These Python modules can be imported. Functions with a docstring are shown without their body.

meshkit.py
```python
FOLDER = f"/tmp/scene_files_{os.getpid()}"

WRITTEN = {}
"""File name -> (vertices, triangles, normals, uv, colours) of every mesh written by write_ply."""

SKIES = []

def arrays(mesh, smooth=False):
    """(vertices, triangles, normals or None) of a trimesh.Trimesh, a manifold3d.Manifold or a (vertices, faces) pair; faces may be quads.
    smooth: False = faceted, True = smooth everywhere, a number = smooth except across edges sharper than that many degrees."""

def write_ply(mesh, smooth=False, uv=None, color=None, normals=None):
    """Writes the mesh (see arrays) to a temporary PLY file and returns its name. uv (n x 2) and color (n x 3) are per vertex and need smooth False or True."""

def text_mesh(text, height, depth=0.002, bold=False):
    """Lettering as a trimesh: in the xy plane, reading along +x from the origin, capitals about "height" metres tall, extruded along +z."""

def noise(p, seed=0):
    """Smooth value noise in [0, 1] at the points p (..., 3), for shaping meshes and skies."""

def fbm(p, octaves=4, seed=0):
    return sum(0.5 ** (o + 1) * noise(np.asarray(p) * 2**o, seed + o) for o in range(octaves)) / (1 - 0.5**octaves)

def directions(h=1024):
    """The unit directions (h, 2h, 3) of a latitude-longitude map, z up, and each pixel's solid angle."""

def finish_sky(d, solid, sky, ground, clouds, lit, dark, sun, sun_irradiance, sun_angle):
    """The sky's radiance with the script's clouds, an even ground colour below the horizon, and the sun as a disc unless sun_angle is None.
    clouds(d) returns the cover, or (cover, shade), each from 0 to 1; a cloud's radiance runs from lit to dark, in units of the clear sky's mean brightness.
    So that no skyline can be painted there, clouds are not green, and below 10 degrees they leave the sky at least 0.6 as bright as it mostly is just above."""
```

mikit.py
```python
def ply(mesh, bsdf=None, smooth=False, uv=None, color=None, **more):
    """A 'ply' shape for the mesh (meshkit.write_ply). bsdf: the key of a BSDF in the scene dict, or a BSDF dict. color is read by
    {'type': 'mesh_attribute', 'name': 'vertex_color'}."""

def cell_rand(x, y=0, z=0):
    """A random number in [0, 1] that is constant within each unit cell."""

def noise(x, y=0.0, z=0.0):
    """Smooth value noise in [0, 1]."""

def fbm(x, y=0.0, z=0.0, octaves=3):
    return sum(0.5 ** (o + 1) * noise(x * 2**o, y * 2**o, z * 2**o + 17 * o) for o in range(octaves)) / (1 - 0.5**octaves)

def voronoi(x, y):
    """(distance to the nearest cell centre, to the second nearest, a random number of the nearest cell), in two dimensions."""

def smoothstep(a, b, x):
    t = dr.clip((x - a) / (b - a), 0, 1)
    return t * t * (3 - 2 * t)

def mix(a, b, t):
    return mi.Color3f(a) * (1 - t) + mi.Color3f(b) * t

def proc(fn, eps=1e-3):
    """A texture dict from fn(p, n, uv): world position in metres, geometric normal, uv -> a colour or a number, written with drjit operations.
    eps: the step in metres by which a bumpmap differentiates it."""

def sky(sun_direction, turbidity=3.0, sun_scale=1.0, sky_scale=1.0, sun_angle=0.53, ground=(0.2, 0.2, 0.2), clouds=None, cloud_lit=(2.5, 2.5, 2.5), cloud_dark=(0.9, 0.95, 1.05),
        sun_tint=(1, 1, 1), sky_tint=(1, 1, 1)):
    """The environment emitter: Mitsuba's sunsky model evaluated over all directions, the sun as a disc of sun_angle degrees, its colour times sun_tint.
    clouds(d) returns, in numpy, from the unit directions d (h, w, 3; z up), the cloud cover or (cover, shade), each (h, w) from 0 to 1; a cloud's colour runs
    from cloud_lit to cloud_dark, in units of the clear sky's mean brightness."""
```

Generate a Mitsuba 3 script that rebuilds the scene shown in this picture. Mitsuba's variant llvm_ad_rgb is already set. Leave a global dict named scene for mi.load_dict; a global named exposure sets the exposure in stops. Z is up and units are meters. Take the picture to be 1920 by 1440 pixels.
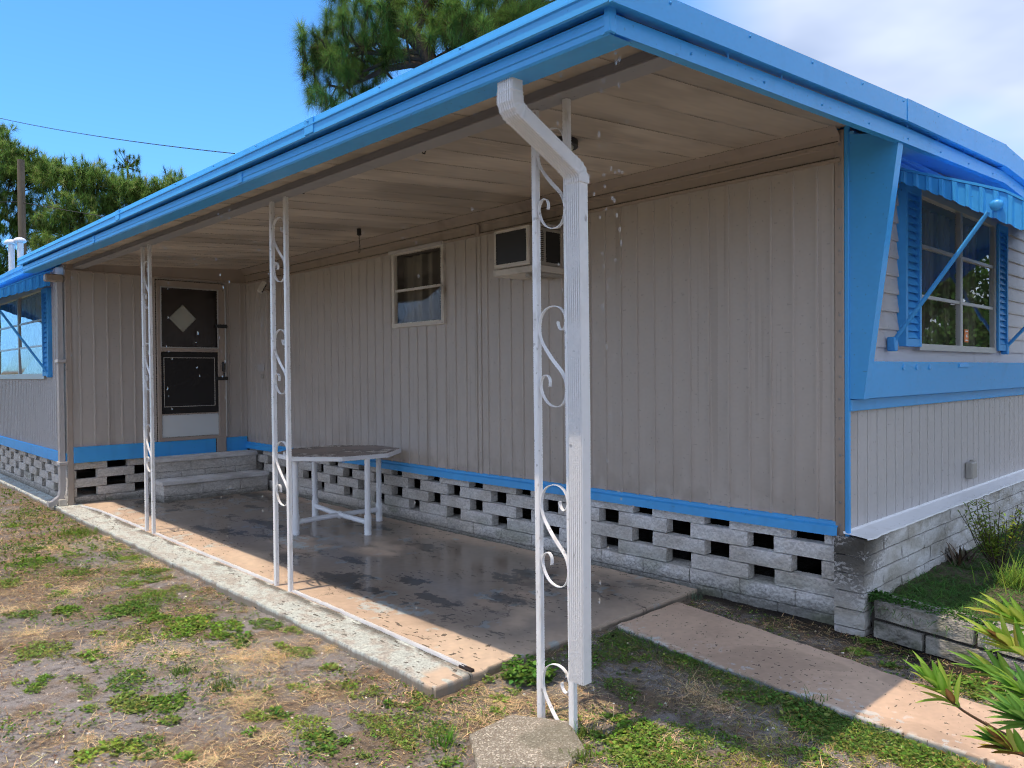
import math, random
import numpy as np, trimesh, drjit as dr, mitsuba as mi, mikit, meshkit
from mikit import noise, fbm, voronoi, cell_rand, smoothstep, mix, proc, ply
from mitsuba import ScalarTransform4f as T
random.seed(7); rng = np.random.default_rng(11)
scene, labels = {}, {}

# ------------------------------------------------------------------ camera, sky, exposure
EYE = np.array([1.9459, -4.5853, 1.5348])
FWD = np.array([-0.72612, 0.68742, -0.014395]); UP = np.array([-0.004386, 0.016305, 0.999857])
scene['camera'] = {'type': 'perspective', 'fov': 67.56, 'fov_axis': 'x', 'near_clip': 0.05, 'far_clip': 2000.0,
                   'to_world': T().look_at(origin=EYE.tolist(), target=(EYE + FWD).tolist(), up=UP.tolist())}
SUN = (-0.064, -0.31, 1.0)


def clouds(d):
    az = np.degrees(np.arctan2(d[..., 1], d[..., 0]))
    rel = (az - 126 + 180) % 360 - 180                       # >0: the clear blue gap, left of the view's middle
    n = meshkit.fbm(d * np.array([2.2, 2.2, 5.0]) + 3.1, 5, seed=3)
    m = meshkit.fbm(d * np.array([5, 5, 11.0]) + 9.1, 5, seed=8)
    gap = np.clip((rel + 9) / 10, 0, 1) * np.clip((95 - rel) / 30, 0, 1)
    cover = np.clip(1.0 - gap * 1.25 - np.clip((0.42 - n) * 3.0, 0, 0.6), 0, 1)
    return cover * 0.93, np.clip((m - 0.28) * 2.0, 0, 1)


scene['sky'] = mikit.sky(SUN, turbidity=3.0, sun_scale=0.58, sky_scale=1.48, ground=(0.22, 0.2, 0.17), clouds=clouds,
                         cloud_lit=(1.45, 1.58, 1.85), cloud_dark=(0.80, 0.96, 1.32), sun_tint=(1.0, 0.97, 0.92), sky_tint=(0.50, 0.92, 1.30))
exposure = 2.1


# ------------------------------------------------------------------ helpers
def numbered(k):
    if k not in scene and k not in labels and k not in USED:
        USED.add(k); return k
    i = 1
    while f'{k}_{i:03d}' in USED: i += 1
    k = f'{k}_{i:03d}'; USED.add(k); return k
USED = set()


class M:
    def __init__(s): s.v, s.f, s.n, s.c = [], [], 0, []
    def add(s, v, f, c=None):
        v = np.asarray(v, float).reshape(-1, 3); f = np.asarray(f, int)
        if f.shape[1] == 4: f = np.vstack([f[:, [0, 1, 2]], f[:, [0, 2, 3]]])
        s.v.append(v); s.f.append(f + s.n); s.n += len(v)
        if c is not None: s.c.append(np.broadcast_to(np.asarray(c, float), v.shape))
        return s
    def tm(s, mesh): return s.add(mesh.vertices, mesh.faces)
    def box(s, x0, x1, y0, y1, z0, z1, R=None, o=(0, 0, 0)):
        v = np.array([[x, y, z] for x in (x0, x1) for y in (y0, y1) for z in (z0, z1)], float)
        if R is not None: v = v @ np.asarray(R).T + np.asarray(o)
        return s.add(v, [[0, 1, 3, 2], [4, 6, 7, 5], [0, 4, 5, 1], [2, 3, 7, 6], [0, 2, 6, 4], [1, 5, 7, 3]])
    def cbox(s, x0, x1, y0, y1, z0, z1, c=.004, R=None, o=(0, 0, 0)):      # chamfered box
        b = trimesh.convex.convex_hull(np.array([[a + (c if a == x0 else -c) * (i != 0), b_ + (c if b_ == y0 else -c) * (i != 1), d + (c if d == z0 else -c) * (i != 2)]
             for a in (x0, x1) for b_ in (y0, y1) for d in (z0, z1) for i in range(3)]))
        v = b.vertices if R is None else b.vertices @ np.asarray(R).T + np.asarray(o)
        return s.add(v, b.faces)
    def quad(s, a, b, c, d): return s.add([a, b, c, d], [[0, 1, 2, 3]])
    def tube(s, p, r, n=8, cap=True):
        p = np.asarray(p, float); r = np.broadcast_to(np.asarray(r, float), len(p))
        t = np.gradient(p, axis=0); t /= np.linalg.norm(t, axis=1, keepdims=True)
        a = np.array([0, 0, 1.0]) if abs(t[0, 2]) < .9 else np.array([1.0, 0, 0]); rings = []
        for i in range(len(p)):
            u = a - t[i] * (a @ t[i]); u /= np.linalg.norm(u); w = np.cross(t[i], u); a = u
            k = np.arange(n) * 2 * np.pi / n
            rings.append(p[i] + r[i] * (np.cos(k)[:, None] * u + np.sin(k)[:, None] * w))
        v = np.vstack(rings); i = np.arange(n); j = (i + 1) % n; f = []
        for k in range(len(p) - 1): f.append(np.stack([i + k * n, j + k * n, j + (k + 1) * n, i + (k + 1) * n], 1))
        s.add(v, np.vstack(f))
        if cap:
            for k in (0, len(p) - 1): s.add(np.vstack([rings[k], p[k]]), np.stack([i, j, i * 0 + n], 1))
        return s
    def extr(s, prof, path, closed=True, cap=True):                 # prof (n,2) placed on frames (o,u,w): o+u*a+w*b
        prof = np.asarray(prof, float); n = len(prof); rings = [np.asarray(o) + prof[:, :1] * np.asarray(u) + prof[:, 1:] * np.asarray(w) for o, u, w in path]
        i = np.arange(n if closed else n - 1); j = (i + 1) % n
        s.add(np.vstack(rings), np.vstack([np.stack([i + k * n, j + k * n, j + (k + 1) * n, i + (k + 1) * n], 1) for k in range(len(path) - 1)]))
        if cap and closed:
            from shapely.geometry import Polygon
            try:
                vv, ff = trimesh.creation.triangulate_polygon(Polygon(prof), engine='earcut')
                for o, u, w in (path[0], path[-1]): s.add(np.asarray(o) + vv[:, :1] * np.asarray(u) + vv[:, 1:] * np.asarray(w), ff)
            except Exception: pass
        return s
    def mesh(s): return np.vstack(s.v), np.vstack(s.f)
    def build(s, name, bsdf, parent=None, smooth=False):
        key = numbered((parent + '__' if parent else '') + name)
        scene[key] = ply(s.mesh(), bsdf, smooth, color=np.vstack(s.c) if s.c else None)
        return key


def tag(k, label=None, cat=None, group=None, kind=None):
    d = labels.setdefault(k, {})
    for a, b in (('label', label), ('category', cat), ('group', group), ('kind', kind)):
        if b: d[a] = b
    return k


def thing(name, label, cat, group=None):
    return tag(numbered(name), label, cat, group)


def sweepx(prof, xs, tilt=lambda x, y: 0.0):
    """An open sheet: the (y, z) profile carried along x, raised by tilt(x, y)."""
    m = M(); prof = np.asarray(prof, float); n = len(prof)
    v = np.array([[x, y, z + tilt(x, y)] for x in xs for y, z in prof]); i = np.arange(n - 1)
    m.add(v, np.vstack([np.stack([i + k * n, i + 1 + k * n, i + 1 + (k + 1) * n, i + (k + 1) * n], 1) for k in range(len(xs) - 1)]))
    return m


# ------------------------------------------------------------------ materials
def two(b): return {'type': 'twosided', 'bsdf': b}
def pr(color, rough=.5, spec=.5, bump=None, bs=.001, eps=.002, **k):
    c = {'type': 'rgb', 'value': list(color)} if isinstance(color, (tuple, list)) else proc(color)
    r = proc(rough) if callable(rough) else rough
    b = {'type': 'principled', 'base_color': c, 'roughness': r, 'specular': spec, **k}
    if bump is not None: b = {'type': 'bumpmap', 'bsdf': b, 'arbitrary': proc(bump, eps), 'scale': bs}
    return two(b)


def paint(c, dirt=(.16, .13, .10), amount=.35, streak=True):
    c = mi.Color3f(*c) if False else c
    def fn(p, n, uv):
        a = fbm(p.x * 1.3 + p.y, p.y * 1.3, p.z * 1.1, 4)
        b = fbm(p.x * 14, p.y * 14, p.z * 1.6, 3) if streak else fbm(p.x * 9, p.y * 9, p.z * 9, 3)
        g = fbm(p.x * 60, p.y * 60, p.z * 60, 2)
        t = smoothstep(.5, .85, a * .55 + b * .45) * amount
        sp = smoothstep(.90, .94, noise(p.x * 60, p.y * 60, p.z * 40)) * .6
        return mix(mix(c, dirt, t), (.05, .045, .04), sp * amount) * (.97 + .06 * g)
    return fn


def splash(c, dirt, amount):
    f0 = paint(c, dirt, amount)
    def fn(p, n, uv):
        a = fbm(p.x * 9 + p.y * 9, 3, p.z * 5, 4); b = fbm(p.x * 2 + p.y * 2, 8, p.z * .6, 3)
        k = smoothstep(.98, .60, p.z + .5 * (a - .5)) * smoothstep(.35, .65, a) * .34
        drip = smoothstep(.60, .70, fbm(p.x * 26 + p.y * 26, 5, p.z * .35, 3)) * smoothstep(.45, .65, b) * .22
        return mix(f0(p, n, uv), (.17, .135, .10), k + drip)
    return fn


def small_bump(s):
    return lambda p, n, uv: fbm(p.x * s, p.y * s, p.z * s, 3)


B = {}
def mat(k, b): scene['mat_' + k] = b; B[k] = 'mat_' + k; return B[k]

TAUPE = (.44, .40, .368)
mat('taupe', pr(splash(TAUPE, (.27, .23, .195), .3), .36, .5, lambda p, n, uv: fbm(p.x * 2.5, p.y * 2.5, p.z * .9, 2), .004, .01))
mat('taupe_trim', pr(paint((.36, .30, .255), (.15, .115, .09), .6), .45, .4))
mat('taupe_pale', pr(paint((.445, .43, .43), (.26, .235, .215), .4), .45, .4))
mat('blue', pr(paint((.05, .355, .79), (.045, .19, .42), .42), .36, .5, lambda p, n, uv: fbm(p.x * 2.2, p.y * 2.2, p.z * 2.2, 2), .006, .01))
mat('blue_lit', pr(paint((.13, .43, .78), (.06, .2, .4), .35), .45, .4))  # same blue paint, lightened in colour to stand in for light under eave and awning
mat('blue_old', pr(paint((.055, .33, .72), (.08, .16, .25), .6), .5, .4))
mat('white_metal', pr(paint((.72, .725, .735), (.32, .27, .2), .35, False), .36, .5))


def rusty(p, n, uv):
    a = fbm(p.x * 24, p.y * 24, p.z * 9, 4); s = smoothstep(.84, .89, noise(p.x * 80, p.y * 80, p.z * 45)) * .8
    hi = smoothstep(2.25, 2.7, p.z + .25 * a)
    c = mix((.79, .80, .82), (.42, .37, .31), smoothstep(.55, .78, a) * .35 + hi * .35)
    return mix(c, (.10, .07, .05), s * .5)
mat('post_paint', pr(rusty, .42, .5))
mat('beam', pr(paint((.27, .265, .27), (.10, .09, .085), .5), .5, .4))


def ceil_col(p, n, uv):
    xx = (.27 - p.x) / .3048; k = cell_rand(dr.floor(xx), 3, 1); fr = xx - dr.floor(xx)
    a = fbm(p.x * 6, p.y * 1.4 + 40 * k, 0, 4); b = fbm(p.x * 1.1, p.y * 1.1, 7, 3); g = fbm(p.x * 40, p.y * 8, 1, 3)
    c = mix((.47, .41, .345), (.37, .32, .27), smoothstep(.35, .75, .6 * a + .4 * b))
    c = mix(c, (.19, .16, .13), smoothstep(.52, .75, b) * .4)
    c = mix(c, (.42, .35, .27), smoothstep(.58, .75, a * .7 + g * .3) * .5)
    c = mix(c, (.10, .085, .07), smoothstep(.030, .006, dr.minimum(fr, 1 - fr)) * smoothstep(.30, .6, fbm(p.y * 3, xx, 4, 3)) * .8)
    return c * (.88 + .24 * k) * (.93 + .14 * g)
mat('ceiling', pr(ceil_col, .5, .35))


def block_col(p, n, uv):
    a = fbm(p.x * 4, p.y * 4, p.z * 4, 3); g = noise(p.x * 160, p.y * 160, p.z * 160); h = .5 * smoothstep(.30, .70, fbm(p.x * 75, p.y * 75, p.z * 75, 3)) + .5 * fbm(p.x * 30, p.y * 30, p.z * 30, 3)
    c = mix((.66, .655, .65), (.50, .475, .44), smoothstep(.35, .75, a))
    far = smoothstep(-2.2, -4.5, p.x)
    c = mix(c, (.42, .38, .33), far * .55)
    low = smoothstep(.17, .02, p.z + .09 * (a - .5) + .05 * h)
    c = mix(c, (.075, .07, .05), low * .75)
    moss = smoothstep(.56, .7, fbm(p.x * 2.1 + 3, p.y * 2, p.z * 5, 3)) * smoothstep(.34, .1, p.z)
    c = mix(c, (.10, .12, .055), moss * .45)
    return c * (.60 + .66 * h + .30 * g)
def split_bump(p, n, uv):
    return fbm(p.x * 42, p.y * 42, p.z * 42, 4) + .35 * noise(p.x * 170, p.y * 170, p.z * 170)
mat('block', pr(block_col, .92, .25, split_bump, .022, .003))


def block_old(p, n, uv):
    a = fbm(p.x * 7, p.y * 7, p.z * 9, 4); h = .55 * smoothstep(.30, .70, fbm(p.x * 80, p.y * 80, p.z * 80, 3)) + .45 * fbm(p.x * 30, p.y * 30, p.z * 30, 3); g = noise(p.x * 170, p.y * 170, p.z * 170)
    c = mix((.60, .595, .59), (.42, .395, .35), smoothstep(.3, .75, a))
    near = smoothstep(.55, .0, p.y + 1.2 * (.5 - p.z) + .5 * (a - .5))
    st = smoothstep(.40, .60, a * .6 + h * .4 + near * .16)
    c = mix(c, (.03, .028, .022), st * (.10 + .8 * near))
    return c * (.7 + .4 * h + .25 * g)
mat('block_old', pr(block_old, .93, .25, split_bump, .016, .003))
def block_wall(p, n, uv):
    a = fbm(p.x * 6, p.y * 6, p.z * 8 + 4, 4); h = .55 * smoothstep(.30, .70, fbm(p.x * 80, p.y * 80, p.z * 80, 3)) + .45 * fbm(p.x * 30, p.y * 30, p.z * 30, 3); g = noise(p.x * 170, p.y * 170, p.z * 170)
    c = mix((.42, .40, .36), (.03, .028, .022), smoothstep(.30, .74, a * .72 + h * .28) * .85)
    c = mix(c, (.07, .09, .03), smoothstep(.54, .70, fbm(p.x * 9, p.y * 9, p.z * 9, 3)) * .35)
    return c * (.7 + .4 * h + .25 * g)
mat('block_wall', pr(block_wall, .93, .25, split_bump, .02, .003))
mat('mortar', pr(paint((.22, .205, .19), (.05, .045, .04), .6, False), .95, .2, small_bump(80), .004))
mat('seam_dark', pr((.10, .085, .07), .9, .1))  # flat dark tone for the thin strips that draw the moulding lines
mat('dark_cavity', pr((.05, .045, .04), .95, .1))


def slab_col(p, n, uv):
    e = fbm(p.x * 1.7, p.y * 1.7, 0, 4); f = fbm(p.x * 6, p.y * 6, 2, 4); g = fbm(p.x * 30, p.y * 30, 5, 3)
    c = mix((.55, .43, .325), (.46, .35, .265), smoothstep(.35, .7, e))
    teal = smoothstep(.615, .655, f * .62 + e * .38)
    c = mix(c, (.42, .47, .47), teal * .8 * smoothstep(.35, .55, g))
    wl = wet(p)
    bald = smoothstep(.585, .645, fbm(p.x * 2.3 + 11, p.y * 5.5, 3, 4) * .75 + g * .25)
    c = mix(c, (.085, .075, .065), bald * wl * .85)
    lip = smoothstep(-2.055, -2.075, p.y + .012 * (f - .5)) 
    pp = fbm(p.x * 7, p.y * 16, 9, 3)
    lipc = mix((.50, .54, .51), (.40, .38, .34), smoothstep(.42, .66, pp * .45 + g * .55))
    lipc = mix(lipc, (.10, .09, .075), smoothstep(-2.15, -2.085, p.y) * smoothstep(.30, .55, pp) * .85)
    lipc = lipc * (.68 + .50 * noise(p.x * 120, p.y * 120, 4))
    endz = smoothstep(-1.22, -1.12, p.x) * smoothstep(.62, .5, pp)
    c = mix(c, lipc, lip * (1 - endz))
    sp = smoothstep(.83, .86, noise(p.x * 26, p.y * 70, 3)) * smoothstep(.4, .6, noise(p.x * 4, p.y * 4, 8))
    c = mix(c, (.07, .06, .05), sp * .85)
    v = voronoi(p.x * .9 + .12 * g, p.y * .9 + .12 * f); crack = smoothstep(.012, .003, v[1] - v[0])
    c = mix(c, (.08, .065, .055), crack * .7 * smoothstep(.45, .55, e))
    side_ = smoothstep(.012, -.004, p.z)
    c = mix(c, (.17, .145, .115), side_ * .8)
    return c * (1 - .50 * wl) * mix((1, 1, 1), (.97, .99, 1.02), wl) * (.88 + .22 * g)
def wet(p):
    a = fbm(p.x * 1.1 + 5, p.y * 1.6, 4, 4)
    y = smoothstep(-1.86, -1.6, p.y + .3 * (a - .5)) * smoothstep(-.02, -.35, p.y - .5 * (a - .5))
    x = smoothstep(-.7, -1.5, p.x + .9 * (a - .5))
    return dr.clip(y * x * smoothstep(.30, .48, a + .1), 0, 1)
def slab_rough(p, n, uv):
    g = fbm(p.x * 12, p.y * 12, 5, 3)
    w = wet(p)
    return .72 - .55 * w * smoothstep(.25, .5, .3 + fbm(p.x * 3.2, p.y * 3.2, 6, 3) * .55 + .2 * g)
def slab_bump(p, n, uv):
    d = 1 - .93 * wet(p)
    return fbm(p.x * 70, p.y * 70, 0, 3) * d
mat('slab', pr(slab_col, slab_rough, .42, slab_bump, .0025, .002))


def walk_col(p, n, uv):
    e = fbm(p.x * 2.2, p.y * 2.2, 0, 4); f = fbm(p.x * 9, p.y * 9, 2, 4); g = fbm(p.x * 40, p.y * 40, 5, 3)
    c = mix((.57, .415, .305), (.48, .345, .255), smoothstep(.35, .7, e))
    d = p.y + 1.125 + .125 * p.x - .04 * p.x * p.x                                              # distance from the lower edge
    c = mix(c, (.62, .60, .56), smoothstep(.035, .0, d + .06 * (f - .5)) * smoothstep(.47, .53, .4 * f + .6 * g) * .75)
    c = mix(c, (.50, .55, .57), smoothstep(.645, .67, .45 * f + .55 * g) * smoothstep(.30, .0, d) * .7)
    c = mix(c, mix((.30, .40, .46), (.16, .15, .13), g), smoothstep(.004, -.006, p.z) * .9)
    sp = smoothstep(.89, .92, noise(p.x * 75, p.y * 50, 3))
    c = mix(c, (.08, .065, .055), sp * .8)
    damp = smoothstep(.56, .60, fbm(p.x * 2.6, p.y * 3.4, 12, 2))
    return c * (1 - .14 * damp) * (.9 + .2 * g)
mat('walk', pr(walk_col, .7, .4, small_bump(70), .0025, .002))


def sand_col(p, n, uv):
    a = fbm(p.x * .9, p.y * .9, 0, 4); b = fbm(p.x * 5, p.y * 5, 3, 4); g = noise(p.x * 150, p.y * 150, 1); h = noise(p.x * 420, p.y * 420, 2)
    c = mix((.285, .265, .26), (.215, .19, .175), smoothstep(.35, .7, a))
    c = mix(c, (.21, .145, .085), smoothstep(.44, .62, b * .7 + a * .3) * .75)
    c = mix(c, (.07, .06, .052), smoothstep(.60, .72, fbm(p.x * 34, p.y * 34, 6, 3)) * .6)
    c = mix(c, (.06, .055, .05), smoothstep(.70, .8, g) * .55)
    c = mix(c, (.66, .63, .60), smoothstep(.86, .92, h) * .6)
    far = smoothstep(9, 22, dr.sqrt(p.x * p.x + p.y * p.y))
    c = mix(c, mix((.10, .13, .045), (.22, .19, .10), a), far)
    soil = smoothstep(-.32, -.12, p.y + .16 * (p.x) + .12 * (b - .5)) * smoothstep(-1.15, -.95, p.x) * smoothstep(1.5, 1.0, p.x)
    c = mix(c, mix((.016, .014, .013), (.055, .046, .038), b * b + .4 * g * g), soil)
    return c * (.48 + .44 * g + .24 * h)
mat('sand', pr(sand_col, .95, .2, lambda p, n, uv: fbm(p.x * 60, p.y * 60, 0, 4) + .3 * noise(p.x * 300, p.y * 300, 4), .008, .002))
mat('soil', pr(lambda p, n, uv: mix((.05, .042, .035), (.15, .12, .085), fbm(p.x * 14, p.y * 14, p.z * 14, 4)) * (.7 + .5 * noise(p.x * 120, p.y * 120)), .95, .2, small_bump(60), .01))


def agg_col(p, n, uv):
    v = voronoi(p.x * 85, p.y * 85); w = voronoi(p.x * 210 + 3, p.y * 210)
    a = fbm(p.x * 6, p.y * 6, 0, 3)
    c = mix((.19, .17, .14), (.30, .27, .22), a)
    st = smoothstep(.42, .30, v[0])
    c = mix(c, mix((.16, .12, .08), (.74, .68, .58), v[2] * v[2]), st * .8)
    c = mix(c, (.62, .58, .5), smoothstep(.3, .2, w[0]) * smoothstep(.6, .7, w[2]) * .7)
    return mix(c, (.10, .10, .07), smoothstep(.55, .75, a) * .5)
mat('aggregate', pr(lambda p, n, uv: agg_col(p, n, uv) * 1.1, .85, .3, lambda p, n, uv: smoothstep(.45, .2, voronoi(p.x * 85, p.y * 85)[0]), .004, .002))
mat('concrete', pr(lambda p, n, uv: mix((.62, .61, .60), (.42, .40, .38), smoothstep(.3, .75, fbm(p.x * 5, p.y * 5, p.z * 5, 4))) * (.85 + .3 * noise(p.x * 110, p.y * 110, p.z * 110)), .85, .3, small_bump(50), .003))
mat('table_white', pr((.74, .76, .79), .4, .5))
def tabletop_col(p, n, uv):
    a = fbm(p.x * 3, p.y * 3, 2, 4); g = fbm(p.x * 22, p.y * 22, 1, 3)
    c = mix((.17, .13, .115), (.09, .07, .065), smoothstep(.35, .65, a))
    c = mix(c, (.55, .50, .46), smoothstep(.57, .64, a * .7 + g * .3) * .8)
    return mix((.72, .74, .77), c, smoothstep(.5, .8, n.z))
mat('tabletop', pr(tabletop_col, .28, .5))
mat('door_glass', {'type': 'thindielectric', 'int_ior': 1.28})
mat('glass', {'type': 'thindielectric', 'int_ior': 1.48})
mat('clear', {'type': 'dielectric', 'int_ior': 1.33})
mat('room', pr((.10, .088, .075), .9, .2))
mat('curtain', pr(lambda p, n, uv: mix((.17, .155, .125), (.07, .062, .05), smoothstep(.3, .7, noise(p.x * 12 + p.y * 12, 1, p.z * .8))), .9, .2))
mat('alu', pr((.42, .42, .41), .35, .5, metallic=.3))
mat('black', pr((.02, .02, .021), .45, .5))
mat('screen', pr((.022, .02, .02), .6, .3))
mat('dark_wood', pr(lambda p, n, uv: mix((.030, .020, .017), (.018, .012, .011), fbm(p.y * 30, p.z * 2, 1, 3)), .45, .4))
mat('frosted', pr((.42, .43, .37), .3, .5))
mat('kick', pr((.60, .64, .66), .35, .5))
mat('orange', pr((.72, .20, .035), .5, .4))
mat('white_print', pr((.75, .70, .62), .5, .4))
mat('grey_plate', pr((.36, .34, .31), .5, .4))
mat('old_white', pr(paint((.58, .55, .50), (.16, .12, .09), .9, False), .5, .4))
mat('bark', pr(lambda p, n, uv: mix((.10, .075, .06), (.035, .028, .025), fbm(p.x * 9, p.y * 9, p.z * 3, 4)), .95, .2, small_bump(18), .02))
mat('pole_wood', pr(lambda p, n, uv: mix((.20, .17, .14), (.11, .095, .08), fbm(p.x * 20, p.y * 20, p.z * 1.5, 4)), .95, .2))
VC = {'type': 'mesh_attribute', 'name': 'vertex_color'}
mat('leaf', {'type': 'principledthin', 'base_color': VC, 'roughness': .55, 'diff_trans': .7, 'spec_trans': 0.0, 'eta': 1.3})
mat('gloss_leaf', {'type': 'principledthin', 'base_color': VC, 'roughness': .5, 'diff_trans': .8, 'spec_trans': 0.0, 'eta': 1.45})
mat('straw', two({'type': 'principled', 'base_color': VC, 'roughness': .85, 'specular': .2}))
mat('pebble', two({'type': 'principled', 'base_color': VC, 'roughness': .9, 'specular': .3}))

# ------------------------------------------------------------------ ground, slab, walkway
def grid_ground():
    xs = np.concatenate([[-600, -200, -80, -45, -28, -20, -16], np.arange(-13, -8, .12), np.arange(-8, 2.4, .032), np.arange(2.4, 6, .3), [7, 9, 13, 20, 40, 90, 250, 600]])
    ys = np.concatenate([[-600, -200, -80, -30, -14, -9, -7], np.arange(-6, -4.4, .1), np.arange(-4.4, .1, .032), np.arange(.1, 5, .4), [6, 9, 14, 25, 50, 120, 300, 700]])
    X, Y = np.meshgrid(xs, ys, indexing='ij'); p = np.stack([X, Y, X * 0], -1)
    near = (np.abs(X) < 14) & (np.abs(Y) < 8)
    z = -.022 + .030 * (meshkit.fbm(p * 1.3, 3, 1) - .5) + .022 * (meshkit.fbm(p * 6, 3, 2) - .5) + .010 * (meshkit.fbm(p * 28, 2, 4) - .5)
    z = z - .035 * np.exp(-((X + .4) ** 2 + (Y + 2.15) ** 2) / .25) - .03 * np.exp(-((X + 3.2) ** 2 + (Y + 2.42) ** 2) / .06)
    under = (Y > -2.2) & (X < -1.1) | (Y > .1)
    z = np.where(under, -.16, np.where(near, z, -.05))
    n, m = X.shape; i, j = np.meshgrid(np.arange(n - 1), np.arange(m - 1), indexing='ij'); a = (i * m + j).ravel()
    return np.stack([X, Y, z], -1).reshape(-1, 3), np.stack([a, a + m, a + m + 1, a + 1], 1), (xs, ys, z)
gv, gf, (GX, GY, GZ) = grid_ground()
scene['ground'] = ply((gv, gf), B['sand'], True); USED.add('ground')
tag('ground', 'grey sandy yard with patches of weeds and dry grass', None, None, 'structure')
from scipy.interpolate import RegularGridInterpolator
_gz = RegularGridInterpolator((GX, GY), GZ)
def ground_z(x, y): return _gz(np.stack([np.atleast_1d(x), np.atleast_1d(y)], -1))


def slab_mesh(edge, top, bottom, jag, seed, cell=.06):
    """Top sheet and worn side of a poured slab with this outline."""
    r = np.random.default_rng(seed); pts = []
    for a, b in zip(edge, edge[1:] + edge[:1]):
        a, b = np.array(a, float), np.array(b, float); n = max(2, int(np.linalg.norm(b - a) / cell)); t = np.arange(n) / n
        q = a + (b - a) * t[:, None]; q[1:] += (r.normal(0, jag, (n - 1, 2)) + np.convolve(r.normal(0, jag * 2, n + 5), np.ones(6) / 3, 'valid')[1:n, None]); pts.append(q)
    pts = np.vstack(pts); n = len(pts); i = np.arange(n); j = (i + 1) % n; m = M()
    from shapely.geometry import Polygon
    tv, tf = trimesh.creation.triangulate_polygon(Polygon(pts).buffer(-.008), engine='earcut')
    m.add(np.c_[tv, np.full(len(tv), top)], tf)
    inner = Polygon(pts)
    c = pts.mean(0)
    ins = np.array(Polygon(pts).buffer(-.008).exterior.coords)[:-1]
    # bevel and side as a skirt built from the two rings
    ring = np.array(inner.exterior.coords)[:-1]; k = len(ring); i = np.arange(k); j = (i + 1) % k
    from scipy.spatial import cKDTree
    up = ins[cKDTree(ins).query(ring)[1]]
    m.add(np.vstack([np.c_[up, np.full(k, top)], np.c_[ring, np.full(k, top - .008)], np.c_[ring, np.full(k, bottom)]]), np.vstack([np.stack([i, j, j + k, i + k], 1), np.stack([i + k, j + k, j + 2 * k, i + 2 * k], 1)]))
    return m
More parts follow.
